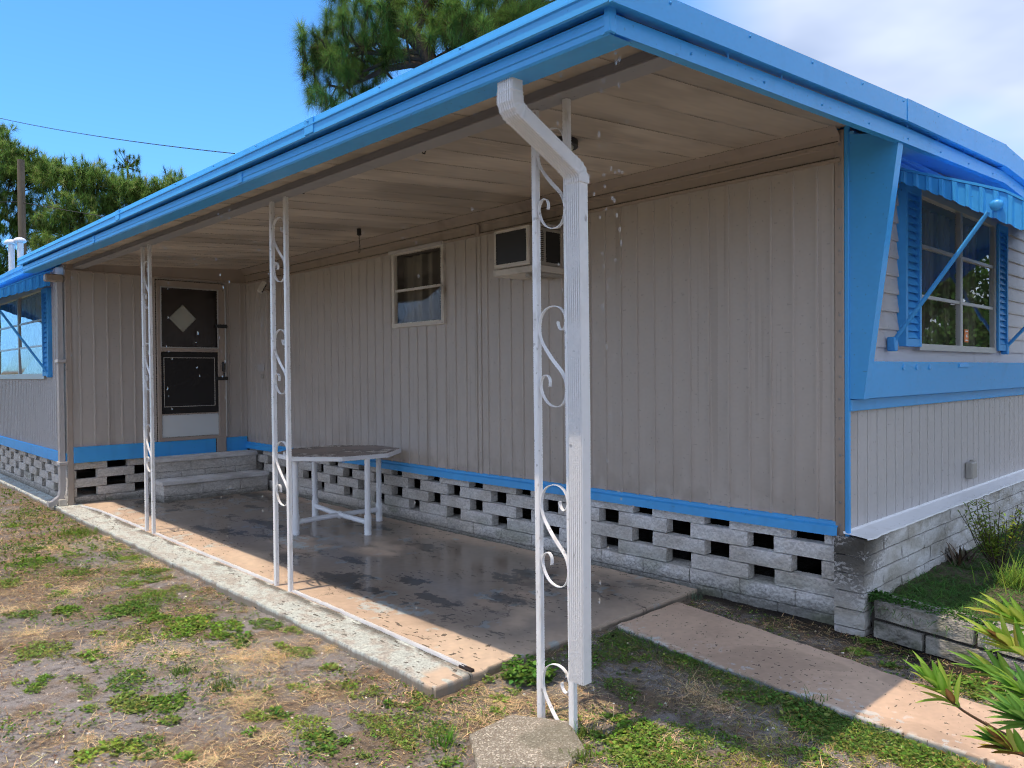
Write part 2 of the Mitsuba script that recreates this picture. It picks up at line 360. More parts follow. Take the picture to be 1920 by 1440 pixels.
slab_mesh([(-17.5, -2.34), (-.985, -2.335), (-1.02, -.04), (-1.035, .0), (-17.5, 0.0)], .02, -.2, .0035, 2, .035).build('patio_slab', B['slab'], None, 50)
tag('patio_slab', 'tan painted concrete patio slab, wet under the porch, with pale peeling edge', None, None, 'structure')
slab_mesh([(-.978, -.965), (-.146, -1.105), (.42, -1.165), (1.0, -1.205), (3.2, -1.36), (6, -1.5), (6, -.98), (3.2, -.95), (.89, -.655), (.183, -.525), (-.905, -.33), (-.985, -.32)], .008, -.2, .005, 5).build('walkway', B['walk'], None, 50)
tag('walkway', 'narrow tan painted concrete walkway from the slab to the right', None, None, 'structure')

# ------------------------------------------------------------------ the mobile home
H = thing('mobile_home', 'taupe mobile home with bright blue trim and open front porch roof', 'mobile home')
LX, LY, ZT, ZB, ZW, ZC = -8.2, -2.19, .614, .539, 2.79, 2.985


def wall_piece(prof, z0, z1, fn, holes):
    """A sheet from the (u, out) profile between z0 and z1 less the holes (u0, u1, z0, z1); fn(u, out, z) places a point."""
    m = M(); cuts = sorted({h[i] for h in holes for i in (0, 1)}); P = [prof[0]]
    for a, b in zip(prof, prof[1:]):
        for c in cuts:
            if a[0] + 1e-6 < c < b[0] - 1e-6: P.append((c, a[1] + (b[1] - a[1]) * (c - a[0]) / (b[0] - a[0])))
        P.append(b)
    for a, b in zip(P, P[1:]):
        mid = (a[0] + b[0]) / 2; spans = [(z0, z1)]
        for h in holes:
            if h[0] - 1e-6 <= mid <= h[1] + 1e-6: spans = [s for q0, q1 in spans for s in ((q0, min(q1, h[2])), (max(q0, h[3]), q1)) if s[1] - s[0] > 1e-4]
        for q0, q1 in spans: m.quad(fn(*a, q0), fn(*b, q0), fn(*b, q1), fn(*a, q1))
    return m


def rib(u0, u1, w=.018, h=.007):
    return [(u0, 0), (u1 - w, 0), (u1 - w + .004, h), (u1 - .004, h), (u1, 0)]


def panels(parent, u0, u1, step, z0, z1, fn, holes, bsdf, w=.018, h=.007, smooth=False, off=0.0):
    u = u0; k = 0
    while u < u1 - .01:
        e = min(u + step, u1)
        if u1 - e < .03: e = u1
        cut = [q for q in holes if q[0] < e and q[1] > u]
        for lo, hi in (((z0, cut[0][2]), (cut[0][2], cut[0][3]), (cut[0][3], z1)) if cut else ((z0, z1),)):
            pp = wall_piece(rib(u, e, w, h), lo, hi, fn, holes) if hi > lo else M()
            if pp.v: pp.build('siding_panel', bsdf, parent, smooth)
        u = e


WIN = (-4.63, -3.83, 2.04, 2.765); ACH = (-2.70, -2.30, 2.39, 2.66)
side = H + '__side_wall'; tag(side); labels.pop(side); USED.add(side)
panels(side, LX, -.06, .1516, ZT - .01, ZW + .01, lambda u, o, z: (u, -o, z), [WIN, ACH], B['taupe'], .022, .011)
sc = M()
for k in range(54):
    x = LX + .1516 * (k + 1) - .009
    for z in (1.655, .66, 2.70) if k % 1 == 0 else (1.655,):
        if z < 2 or not (WIN[0] - .1 < x < WIN[1] + .1 or -3.1 < x < -2.0):
            s_ = trimesh.creation.icosphere(0, .0065); sc.add(s_.vertices * [1, .6, 1] + [x + rng.normal(0, .002), -.008, z + rng.normal(0, .006)], s_.faces)
for z in np.arange(.62, 2.9, .125): s_ = trimesh.creation.icosphere(1, .008); sc.add(s_.vertices * [1, .6, 1] + [-.028 + rng.normal(0, .002), -.017, z + rng.normal(0, .008)], s_.faces)
for z in np.arange(.75, 2.7, .062): s_ = trimesh.creation.icosphere(0, .005); sc.add(s_.vertices + [-3.305, -.009, z], s_.faces)
k = sc.build('screws', B['beam'], side); tag(k, kind='stuff')
M().cbox(-.06, -.005, -.016, .05, -.1, ZC - .02, .004).build('corner_post', B['taupe_trim'], H)
M().cbox(-3.325, -3.29, -.011, .0, ZT, ZW, .002).build('joint_strip', B['taupe'], side)
# blue sill trim of the long wall: a board and its sloped drip lip
def trim_long(x0, x1):
    return sweepx([(.0, ZT + .012), (-.012, ZT + .008), (-.014, ZT - .012), (-.034, ZT - .022), (-.038, ZB), (-.02, ZB - .004), (.02, ZB - .004)], np.linspace(x0, x1, 12), lambda x, y: .003 * math.sin(x * 2.1))
trim_long(LX, -.04).build('sill_trim', B['blue'], side)
# cove moulding up to the ceiling
sweepx([(-.002, ZW - .012), (-.024, ZW - .012), (-.024, ZW + .006), (-.010, ZW + .012), (-.008, ZW + .075), (-.016, ZW + .08), (-.016, ZW + .10), (-.030, ZW + .105), (-.034, ZW + .135), (-.055, ZW + .155), (-.085, ZW + .172), (-.10, ZW + .185), (-.10, ZC + .01)],
       np.linspace(LX, -.02, 8)).build('cove_moulding', B['taupe_trim'], H, 25)
M().cbox(-3.335, -3.285, -.035, -.004, ZW - .015, ZW + .09, .004).build('moulding_clip', B['taupe_trim'], H)

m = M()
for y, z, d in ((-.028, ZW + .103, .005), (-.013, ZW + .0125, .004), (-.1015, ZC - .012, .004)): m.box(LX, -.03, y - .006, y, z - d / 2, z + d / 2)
k = m.build('moulding_seam', B['seam_dark'], H); tag(k, kind='stuff')
# door wall (x = LX, facing +x) and its door
DOOR = (-1.19, -.30, .70, 2.765)
dw = H + '__door_wall'
panels(dw, LY, 0.0, .1516, .69, 2.79, lambda u, o, z: (LX + o, u, z), [DOOR], B['taupe'], .022, .010)
m = M(); m.cbox(LX - .02, LX + .012, LY - .012, LY + .05, .0, 2.8, .004); m.build('corner_trim', B['taupe_trim'], dw)
m = M(); m.cbox(LX, LX + .022, LY + .05, -.445, .512, .70, .004).cbox(LX, LX + .022, -.305, -.012, .512, .70, .004); m.build('sill_trim', B['blue'], dw)
M().cbox(LX, LX + .05, -.435, -.315, .50, .715, .006).build('door_stop', B['taupe_trim'], dw)
m = M(); m.cbox(LX, LX + .02, LY, 0, 2.79, 2.985, .003).cbox(LX, LX + .035, LY, 0, 2.785, 2.80, .003); m.build('head_trim', B['taupe_trim'], dw)
D = H + '__door'
m = M()
for a, b, c, d in ((-1.18, -.30, 2.675, 2.755), (-1.18, -1.135, .70, 2.675), (-.40, -.30, .70, 2.675), (-1.135, -.40, 1.845, 1.895), (-1.135, -.40, 1.036, 1.05), (-1.135, -.40, .70, .745)):
    m.cbox(LX - .01, LX + .035, a, b, c, d, .004)
m.build('frame', B['taupe_trim'], D)
m = M()
for a, b, c, d in ((-1.14, -.395, 2.66, 2.678), (-1.14, -1.125, 1.9, 2.66), (-.41, -.395, 1.9, 2.66), (-1.14, -.395, 1.893, 1.908)): m.cbox(LX + .034, LX + .042, a, b, c, d, .002)
m.build('bead', B['alu'], D)
M().box(LX + .002, LX + .006, -1.135, -.40, 1.895, 2.675).build('upper_pane', B['door_glass'], D)
m = M(); m.box(LX - .002, LX + .004, -1.135, -.40, 1.05, 1.845); m.build('insect_screen', B['screen'], D)
m = M()
for a, b, c, d in ((-1.10, -.44, 1.765, 1.775), (-1.10, -.44, 1.135, 1.145), (-1.10, -1.09, 1.145, 1.765), (-.45, -.44, 1.145, 1.765)): m.cbox(LX + .004, LX + .012, a, b, c, d, .002)
m.build('screen_bead', B['grey_plate'], D)
M().cbox(LX + .002, LX + .016, -1.133, -.402, .748, 1.034, .004).build('kick_plate', B['kick'], D)
M().box(LX - .12, LX - .08, -1.2, -.3, .6, 2.8).build('inner_door', B['dark_wood'], D)
q = np.array([(-.82, 2.465), (-.645, 2.285), (-.82, 2.105), (-.995, 2.285)])
m = M(); m.add(np.array([[LX - .079 + (.012 if r else 0), y, z] for r in (0, 1) for y, z in (q if not r else (q - q.mean(0)) * .9 + q.mean(0))]), [[0, 1, 5, 4], [1, 2, 6, 5], [2, 3, 7, 6], [3, 0, 4, 7], [4, 5, 6, 7]]); m.build('diamond_window', B['frosted'], D)
for z in (2.17, 1.475): M().cbox(LX + .036, LX + .06, -.44, -.285, z, z + .045, .004).build('strap', B['black'], D)
M().cbox(LX + .036, LX + .08, -.362, -.335, 1.59, 1.72, .008).tube([(LX + .075, -.35, 1.60), (LX + .095, -.35, 1.54), (LX + .085, -.37, 1.50)], .009, 6).build('handle', B['black'], D, 40)
M().cbox(LX + .03, LX + .05, -.312, -.298, .72, 2.7, .003).build('edge_strip', B['alu'], D)

# end wall (x = 0, facing +x): lower panels, band, lap siding, window
EW = H + '__end_wall'; YE = 4.15
FW = (1.12, 2.87, 1.70, 2.75)
panels(EW, .02, YE, .1516, .54, 1.30, lambda u, o, z: (o - .002, u, z), [], B['taupe_pale'], .010, -.014)
for k in range(12):
    z0 = 1.56 + .118 * k; z1 = z0 + .118
    for a, b in ((.02, FW[0]), (FW[0], FW[1]), (FW[1], YE)):
        lo, hi = z0, z1
        if a == FW[0]:
            if z0 >= FW[2] and z1 <= FW[3]: continue
            if z0 < FW[2] < z1: hi = FW[2]
            elif z0 < FW[3] < z1: lo = FW[3]
        n = 10; yy = np.linspace(a, b, n); m = M()
        pr_ = [(0.016, lo), (0.018, lo + .012), (.010, lo + .5 * (hi - lo)), (.004, hi), (.0155, hi)]
        v = [[x + .002 * math.sin(y * 5 + k), y, z] for y in yy for x, z in pr_]; i = np.arange(4)
        m.add(v, np.vstack([np.stack([i + q * 5, i + 1 + q * 5, i + 6 + q * 5, i + 5 + q * 5], 1) for q in range(n - 1)]))
        m.build('lap_board', B['taupe_pale'], EW, 30)
M().cbox(-.002, .03, .0, YE, 1.288, 1.36, .004).build('blue_rail', B['blue'], EW)
m = M(); m.cbox(-.004, .022, -.012, .016, .53, 2.98, .003); m.build('blue_corner_strip', B['blue'], EW)
# planter-shelf band and the wing, one slanted line
def slx(z): return .105 + (.30 - .105) * (z - 1.364) / (2.83 - 1.364)
m = M(); v = []
for y in (.075, YE):
    v += [(.02, y, 1.366), (slx(1.366), y, 1.366), (slx(1.585), y, 1.585), (.02, y, 1.585)]
m.add(v, [[0, 4, 5, 1], [1, 5, 6, 2], [2, 6, 7, 3], [0, 1, 2, 3], [4, 7, 6, 5]]).build('shelf_band', B['blue'], EW)
m = M(); v = []
for y in (-.002, .074):
    v += [(.022, y, 1.363), (slx(1.363), y, 1.363), (slx(2.875), y, 2.872), (.022, y, 2.93)]
m.add(v, [[0, 1, 2, 3], [4, 7, 6, 5], [0, 4, 5, 1], [1, 5, 6, 2], [2, 6, 7, 3], [3, 7, 4, 0]]).build('wing_panel', B['blue'], EW)
for y in (.55, .78, 1.02): s_ = trimesh.creation.cylinder(.018, .006); M().add(s_.vertices @ np.array([[0, 0, 1], [0, 1, 0], [1, 0, 0]]) + [slx(1.55) + .002, y, 1.55], s_.faces).build('cap', B['blue'], EW)
M().cbox(slx(1.56) - .01, slx(1.56) + .008, 1.62, 1.83, 1.545, 1.575, .003).build('tag_plate', B['blue'], EW)


def window(parent, fn, u0, u1, z0, z1, mull, rails, fr, bsdf, depth=.9, curtain=True, glass=None):
    """fn(u, out, z). A window with frame, panes, mullions, rails and the dim room behind it."""
    W = numbered(parent + '__window')
    def bx(m, a, b, o0, o1, c, d):
        p = np.array([fn(u, o, z) for u in (a, b) for o in (o0, o1) for z in (c, d)])
        return m.add(p, [[0, 1, 3, 2], [4, 6, 7, 5], [0, 4, 5, 1], [2, 3, 7, 6], [0, 2, 6, 4], [1, 5, 7, 3]])
    m = M(); bx(m, u0 - fr, u1 + fr, -.01, .035, z0 - fr, z0 + fr * .4); bx(m, u0 - fr, u1 + fr, -.01, .035, z1 - fr * .4, z1 + fr); bx(m, u0 - fr, u0 + fr * .4, -.01, .033, z0, z1); bx(m, u1 - fr * .4, u1 + fr, -.01, .033, z0, z1); m.build('frame', bsdf, W)
    xs = [u0] + list(mull) + [u1]
    for a in mull: bx(M(), a - .028, a + .028, -.005, .030, z0, z1).build('mullion', bsdf, W)
    for a, b in zip(xs, xs[1:]):
        zs = [z0] + list(rails) + [z1]
        for z in rails: bx(M(), a + .02, b - .02, -.004, .024, z - .012, z + .012).build('rail', bsdf, W)
        for c, d in zip(zs, zs[1:]):
            t = rng.normal(0, .004, 4)
            M().quad(fn(a, .012 + t[0], c), fn(b, .012 + t[1], c), fn(b, .012 + t[2], d), fn(a, .012 + t[3], d)).build('pane', glass or B['glass'], W)
    m = M(); e = .02
    m.quad(fn(u0, -depth, z0), fn(u1, -depth, z0), fn(u1, -depth, z1), fn(u0, -depth, z1)).quad(fn(u0, 0, z0), fn(u1, 0, z0), fn(u1, -depth, z0), fn(u0, -depth, z0)).quad(fn(u0, 0, z1), fn(u1, 0, z1), fn(u1, -depth, z1), fn(u0, -depth, z1)).quad(fn(u0, 0, z0), fn(u0, -depth, z0), fn(u0, -depth, z1), fn(u0, 0, z1)).quad(fn(u1, 0, z0), fn(u1, -depth, z0), fn(u1, -depth, z1), fn(u1, 0, z1))
    m.build('interior', B['room'], W)
    if curtain:
        n = 90; uu = np.linspace(u0 + .01, u1 - .01, n); o = -.11 + .022 * np.sin(uu * 42) + .01 * np.sin(uu * 17)
        v = [fn(u, oo, z) for u, oo in zip(uu, o) for z in (z0 + .02, z1 - .02)]; i = np.arange(n - 1) * 2
        M().add(v, np.stack([i, i + 2, i + 3, i + 1], 1)).build('curtain', B['curtain'], W, True)
    return W


def shutter(parent, fn, u0, u1, z0, z1, n):
    S = numbered(parent + '__shutter'); fr = .035
    def bx(m, a, b, o0, o1, c, d, tw=0.0):
        p = np.array([fn(u, o + (tw if z == d else 0), z) for u in (a, b) for o in (o0, o1) for z in (c, d)])
        return m.add(p, [[0, 1, 3, 2], [4, 6, 7, 5], [0, 4, 5, 1], [2, 3, 7, 6], [0, 2, 6, 4], [1, 5, 7, 3]])
    m = M(); bx(m, u0, u0 + fr, 0, .04, z0, z1); bx(m, u1 - fr, u1, 0, .04, z0, z1); bx(m, u0 + fr, u1 - fr, 0, .038, z0, z0 + .05); bx(m, u0 + fr, u1 - fr, 0, .038, z1 - .05, z1); bx(m, u0, u1, -.02, .004, z0, z1); m.build('frame', B['blue_old'], S)
    h = (z1 - z0 - .1) / n
    for k in range(n):
        c = z0 + .05 + h * k; bx(M(), u0 + fr, u1 - fr, .026, .034, c + .004, c + h * .95, -.024).build('slat', B['blue_old'], S)
    return S


def awning(parent, fn, u0, u1, prof, low, rib=.15):
    """A projecting sheet awning along prof (out, z) with ribs down its slope; a corrugated cheek hangs at each end down to low."""
    m = M(); us = []; u = u0
    while u < u1:
        us += [(u, .016), (u + .018, .016), (u + .024, 0), (u + rib - .006, 0)]; u += rib
    us.append((u, .016))
    pts = np.array(prof); n = len(pts); t = np.gradient(pts, axis=0); t /= np.linalg.norm(t, axis=1, keepdims=True); nn = np.stack([-t[:, 1], t[:, 0]], 1)
    v = [fn(uu, *(pts[i] + nn[i] * h)) for uu, h in us for i in range(n)]; i = np.arange(n - 1)
    m.add(v, np.vstack([np.stack([i + q * n, i + 1 + q * n, i + 1 + (q + 1) * n, i + (q + 1) * n], 1) for q in range(len(us) - 1)]))
    A = numbered(parent + '__awning'); m.build('sheet', B['blue_lit'], A)
    e = M(); o, z = pts[-1]
    def bar(m, ua, ub, oa, ob, za, zb):
        v = np.array([fn(u, oo, zz) for u in (ua, ub) for oo in (oa, ob) for zz in (za, zb)]); return m.add(v, [[0, 1, 3, 2], [4, 6, 7, 5], [0, 4, 5, 1], [2, 3, 7, 6], [0, 2, 6, 4], [1, 5, 7, 3]])
    bar(e, us[0][0], us[-1][0], o - .008, o + .014, z - .05, z + .012).build('edge_rail', B['blue'], A)
    low = np.array(low)
    for ue, sg in ((us[0][0], 1), (us[-1][0], -1)):
        m = M(); os_ = []; q = low[0, 0]
        while q < low[-1, 0]: os_ += [(q, 0), (q + .036, 0), (q + .046, .014), (q + .064, .014), (q + .074, 0)]; q += .074
        v = []
        for oo, h in os_:
            oo = min(oo, low[-1, 0]); zt = np.interp(oo, pts[:, 0], pts[:, 1]) + .004; zb = np.interp(oo, low[:, 0], low[:, 1]) + (.008 if h else 0); v += [fn(ue + sg * (.004 - h), oo, zt), fn(ue + sg * (.004 - h), oo, zb)]
        i = np.arange(len(os_) - 1) * 2; m.add(v, np.stack([i, i + 1, i + 3, i + 2], 1)); m.build('end_cheek', B['blue'], A)
        m = M()
        m.extr([(-.006, -.006), (.006, -.006), (.006, .010), (-.006, .010)], [(fn(ue, a, b), np.array(fn(1, 0, 0)) - np.array(fn(0, 0, 0)), (0, 0, 1)) for a, b in zip(pts[:, 0], pts[:, 1] + .014)]); m.build('end_rail', B['blue'], A)
    return A


efn = lambda u, o, z: (.0 + o, u, z)
window(EW, lambda u, o, z: (.012 + o, u, z), *FW, [2.0], [2.045, 2.395], .032, B['alu'])
M().box(.028, .032, 2.105, 2.20, 1.745, 1.845).build('sticker', B['orange'], EW)
m = M(); m.box(.032, .0335, 2.12, 2.185, 1.825, 1.835).box(.032, .0335, 2.12, 2.185, 1.755, 1.765).box(.032, .0335, 2.135, 2.17, 1.783, 1.805); m.build('sticker_print', B['white_print'], EW)
shutter(EW, lambda u, o, z: (.022 + o, u, z), .79, 1.08, 1.69, 2.77, 19)
shutter(EW, lambda u, o, z: (.022 + o, u, z), 2.91, 3.20, 1.69, 2.77, 19)
AW = [(.02, 2.835), (.22, 2.75), (.37, 2.69), (.52, 2.628), (.67, 2.562), (.77, 2.49), (.83, 2.42), (.86, 2.34)]
a1 = awning(EW, lambda u, o, z: (o, u, z), .62, 3.62, AW, [(.05, 2.752), (.22, 2.665), (.36, 2.583), (.47, 2.512), (.76, 2.33), (.85, 2.27)])
for f_, t_ in (((.05, .60, 1.715), (.58, .628, 2.47)), ((.05, 3.17, 1.72), (.58, 3.60, 2.47))):
    m = M(); m.tube([f_, t_], .014, 8); m.cbox(f_[0] - .03, f_[0] + .02, f_[1] - .03, f_[1] + .03, f_[2] - .06, f_[2] + .03, .006); m.build('awning_brace', B['blue_old'], a1, 40)
s_ = trimesh.creation.icosphere(2, .036); w = s_.vertices.copy(); w[:, 2] = np.where(w[:, 2] < 0, w[:, 2] * 1.2, w[:, 2] * .7); w[:, 1] *= .6
M().add(w + [.63, .60, 2.505], s_.faces).build('bracket_cap', B['blue'], a1, True)
M().cbox(0, .055, 2.22, 2.345, .66, .79, .008).cbox(.0, .03, 2.345, 2.40, .65, .80, .006).build('outlet_box', B['grey_plate'], EW)
# white flashing ledge and the solid block skirting of the end wall
n = 60; yy = np.linspace(-.045, YE, n); rz = rng.normal(0, .0025, n)
m = M(); pz = [(-.002, .575), (.004, .563), (.07, .556), (.138, .548), (.142, .540)]
m.add([[x, y, z + rz[i] * (j > 1)] for i, y in enumerate(yy) for j, (x, z) in enumerate(pz)], np.vstack([[[a * 5 + b, a * 5 + b + 1, a * 5 + b + 6, a * 5 + b + 5] for b in range(4)] for a in range(n - 1)])); m.build('flashing', B['white_metal'], EW, 30)


def rough_block(u0, u1, z0, z1, depth, fn, seed, nx=6, nz=3, amp=.010):
    """A split-faced block: an uneven face on a plain body. fn(u, out, z)."""
    r = np.random.default_rng(abs(int(seed))); m = M()
    us = np.linspace(u0, u1, nx); zs = np.linspace(z0, z1, nz + 1)
    V = []
    for i, u in enumerate(us):
        for j, z in enumerate(zs):
            edge = i in (0, nx - 1) or j in (0, nz)
            V.append(fn(u + (0 if edge else r.normal(0, .006)), (-.004 if edge else 0) + r.uniform(-1, .55) * amp * (.45 if edge else 1), z))
    n = nz + 1; f = [[i * n + j, (i + 1) * n + j, (i + 1) * n + j + 1, i * n + j + 1] for i in range(nx - 1) for j in range(nz)]
    ring = [i * n for i in range(nx)] + [(nx - 1) * n + j for j in range(1, n)] + [i * n + nz for i in range(nx - 2, -1, -1)] + [j for j in range(nz - 1, 0, -1)]
    uz = [(us[q // n], zs[q % n]) for q in ring]; base = len(V); V += [fn(u, -depth, z) for u, z in uz]; k = len(ring)
    f += [[ring[a], base + a, base + (a + 1) % k, ring[(a + 1) % k]] for a in range(k)]
    return m.add(V, f)


def screen_blocks(parent, u0, u1, fn, bsdf, per=.635, gap=.195, start=0.0, seed=0, n_screen=4, ztop=.575, ch=.1065, solid=2, lowest=None):
    """Open-screen block skirting: n_screen courses with gaps, then solid courses below."""
    for c in range(n_screen):
        z1 = ztop - ch * c - .004; z0 = z1 - ch + .007
        o = start + (per / 2 if c % 2 else 0); k = math.floor((u0 - o) / per) - 1
        while o + k * per < u1:
            a, b = max(o + k * per + gap, u0), min(o + (k + 1) * per, u1); k += 1
            if b - a < .05: continue
            j = rng.uniform(-.012, .012)
            rough_block(a + (j if a > u0 else 0), b + (j if b < u1 else 0), z0 + rng.uniform(-.002, .002), z1 + rng.uniform(-.002, .002),   .085, lambda u, oo, z: fn(u, oo, z), seed + c * 100 + k).build('block', bsdf, parent, 35)
    for c in range(solid):
        z1 = ztop - ch * (n_screen + c) - .004; z0 = z1 - ch + .006; u = u0 - (.2 if c else .02); k = 0
        while u < u1:
            e = u + .40 + rng.uniform(-.02, .02)
            a, b = max(u, u0), min(e, u1)
            if b - a > .04: rough_block(a, b - .006, z0, z1, .19, fn, seed + 900 + c * 100 + k).build('block', bsdf, parent, 35)
            u = e; k += 1


SK = thing('block_skirting', 'split-face grey concrete block skirting with open gaps under the long wall', 'block wall')
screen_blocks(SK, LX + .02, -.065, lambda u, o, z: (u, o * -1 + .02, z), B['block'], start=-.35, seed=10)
SD = thing('block_skirting', 'block skirting under the door wall, left of the steps', 'block wall')
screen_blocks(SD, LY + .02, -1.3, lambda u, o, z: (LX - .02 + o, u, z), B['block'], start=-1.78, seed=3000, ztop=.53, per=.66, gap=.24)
SL = thing('block_skirting', 'block skirting under the far left room behind the corner downspout', 'block wall')
screen_blocks(SL, -16, LX - .05, lambda u, o, z: (u, LY + .02 - o, z), B['block'], start=-8.7, seed=5000, ztop=.53)
SE = thing('block_skirting', 'solid stained block skirting with black mildew under the end wall window', 'block wall')
for c in range(6):
    z1 = .543 - .107 * c; z0 = z1 - .098; y = -.05; k = 0
    first = .30 if c % 2 == 0 else .19
    while y < YE:
        e = y + (first if k == 0 else .405)
        rough_block(y, min(e, YE) - .009, z0, z1, .18, lambda u, o, z: (.128 + o, u, z), 7000 + c * 50 + k, amp=.012).build('block', B['block_old'], SE, 35)
        if k == 0: rough_block(.008, .124, z0 + .001, z1 - .001, .1, lambda u, o, z: (u, -.052 - o, z), 7500 + c, 4).build('block', B['block_old'], SE, 35)
        y = e; k += 1
M().box(.01, .115, -.04, YE, -.1, .535).build('mortar', B['mortar'], SE)
# shell of the house: floor, back, roof core; keeps the rooms and the crawl space dark
m = M()
m.box(-16, LX - .03, .30, 4.1, .57, .62).box(LX - .03, -.03, .03, 4.1, .60, .64)
m.box(-16, -.03, 4.1, 4.15, -.1, 2.9)
m.box(-16.05, -16, LY, 4.15, -.1, 2.9)
m.box(-16, LX - .25, LY + .25, .3, .57, .62)
m.box(-16, -.03, 2.5, 2.55, -.1, .6)
m.build('shell', B['dark_cavity'], H)

# ceiling of the porch: pans running out from the wall
CE = H + '__ceiling'
def tilt(x, y): return -.0100 * (x - .3) * min(1, max(0, -y / 2.6))
def ceil_z(x, y): return ZC + .087 * y + tilt(x, y)
xs = [.27]; 
while xs[-1] > LX + .02: xs.append(max(xs[-1] - .3048, LX))
for a, b in zip(xs, xs[1:]):
    m = M(); cols = [a, a - .004, b + .010, b + .004, b]; dz = [0, -.004, -.004, -.011, -.011][:5]
    dz = [0.0, -.005, -.005, -.010, -.010]; yy = np.linspace(.0, -2.47, 6)
    if a > -.01: yy = np.linspace(.62 if False else .0, -2.47, 6)
    v = [[x, y, ceil_z(x, y) + d] for y in yy for x, d in zip(cols, dz)]; i = np.arange(4)
    m.add(v, np.vstack([np.stack([i + q * 5, i + 1 + q * 5, i + 6 + q * 5, i + 5 + q * 5], 1) for q in range(5)])); m.build('ceiling_panel', B['ceiling'], CE)
# front overhang soffit along the end wall
m = M(); yy = np.linspace(0, YE, 9)
def eave_z(y): return np.interp(y, [-2.6, 0, 2.05, 4.3], [2.668, 2.822, 2.925, 2.80])
m.add([[x, y, eave_z(y) + .03 + (.05 if x < .1 else 0)] for y in yy for x in (-.02, .29)], [[2 * i, 2 * i + 1, 2 * i + 3, 2 * i + 2] for i in range(8)]); m.build('eave_soffit', B['blue_lit'], H)
sweepx([(0, 0)], [0]) if False else None
m = M()
for dx, z in ((.028, 2.90), (.05, 2.935)): m.cbox(.0, dx, .0, YE, z - .02, z + .012, .004)
m.build('frieze', B['blue_lit'], EW)

# roof: sheet, fascias, gutter
RF = H + '__roof'
def top_z(y): return np.interp(y, [-2.62, -.04, 1.9, 4.3], [2.83, 3.037, 3.165, 3.05])
def low_top(y): return np.interp(y, [-2.62, 0, 2.0, 4.3], [2.742, 2.925, 3.02, 2.90])
m = M(); yy = np.array([-2.60, -1.3, 0, 1, 1.9, 3, 4.3])
for x0, x1, ylo in ((.345, -8.45, -2.60), (-8.45, -16.4, -2.34)):
    Y = np.maximum(yy, ylo); P = [[x, y, top_z(y) - .006 + tilt(x, y)] for x in (x0, x1) for y in Y]; Q = [[x, y, top_z(y) - .012 + tilt(x, y)] for x in (x0, x1) for y in Y]
    i = np.arange(6); f = np.stack([i, i + 1, i + 8, i + 7], 1); m.add(P, f).add(Q, f)
    m.quad(P[0], P[7], Q[7], Q[0])
m.quad((-8.45, -2.6, top_z(-2.6) + tilt(-8.45, -2.6)), (-8.45, 0, top_z(0)), (-8.45, 0, 2.9), (-8.45, -2.6, 2.75 + tilt(-8.45, -2.6)))
m.build('deck', B['blue_old'], RF)
fx = np.linspace(.345, -8.47, 18)
sweepx([(-2.45, 2.829), (-2.60, 2.833), (-2.618, 2.830), (-2.622, 2.800), (-2.630, 2.797), (-2.630, 2.790), (-2.622, 2.786), (-2.622, 2.745), (-2.614, 2.741), (-2.611, 2.745), (-2.611, 2.754), (-2.55, 2.754)], fx, tilt).build('side_fascia', B['blue'], RF)
G = numbered(RF + '__gutter')
sweepx([(-2.45, 2.668), (-2.568, 2.664), (-2.575, 2.672), (-2.575, 2.692), (-2.580, 2.696), (-2.580, 2.700), (-2.575, 2.704), (-2.575, 2.726), (-2.579, 2.729), (-2.579, 2.733), (-2.575, 2.736), (-2.560, 2.736), (-2.560, 2.70)], np.linspace(.31, -8.43, 18), tilt).build('face', B['blue'], G)
sweepx([(-2.45, 2.668), (-2.45, 2.86)], np.linspace(.28, -8.43, 4), tilt).build('back', B['taupe_trim'], G)
m = M(); x = -8.43; t = tilt(x, -2.5); m.box(x - .004, x, -2.575, -2.45, 2.668 + t, 2.76 + t); m.build('end_cap', B['blue'], G)
# front fascias along the end wall: lower board and the proud upper one
def board(x0, x1, zlo, zhi, ys):
    m = M(); v = [[x, y, z] for y in ys for x, z in ((x0, zlo(y)), (x1, zlo(y)), (x1, zhi(y)), (x0, zhi(y)))]
    f = [[4 * i + a, 4 * i + (a + 1) % 4, 4 * i + 4 + (a + 1) % 4, 4 * i + 4 + a] for i in range(len(ys) - 1) for a in range(4)]
    k = 4 * (len(ys) - 1); return m.add(v, f + [[0, 1, 2, 3], [k, k + 3, k + 2, k + 1]])
ys = [-2.577, -1.3, 0, 1.0, 2.05, 3.2, 4.3]
board(.275, .315, eave_z, lambda y: low_top(y) - .012, ys).build('front_fascia', B['blue'], RF)
ys = [-2.625, -1.3, -.04]; board(.350, .362, lambda y: low_top(y) - .004, top_z, ys).build('upper_fascia', B['blue'], RF)
ys = [-.045, .9, 1.9, 1.905]; board(.348, .3655, lambda y: low_top(y) - .005, lambda y: top_z(y) + .003, ys).build('upper_fascia', B['blue'], RF)
ys = [1.895, 2.5, 3.4, 4.3]; board(.302, .364, lambda y: low_top(y) - .004, top_z, ys).build('upper_fascia', B['blue'], RF)
ys = [-2.6, -1.3, 0, 1.0, 1.95, 3.2, 4.3]; board(.29, .351, lambda y: low_top(y) + .007, lambda y: low_top(y) + .012, ys).build('fascia_backing', B['blue'], RF)
m = M(); m.cbox(.29, .318, -2.582, -2.545, 2.668, 2.76, .004); m.build('corner_seam', B['blue'], RF)
for x in (-1.62, -4.75): m = M(); t = tilt(x, -2.6); m.cbox(x - .045, x + .045, -2.628, -2.62, 2.748 + t, 2.828 + t, .002); m.build('lap_seam', B['blue'], RF)
for x in (-2.55, -5.6): m = M(); t = tilt(x, -2.6); m.cbox(x - .03, x + .03, -2.582, -2.574, 2.668 + t, 2.735 + t, .002); m.build('lap_seam', B['blue'], G)
m = M()
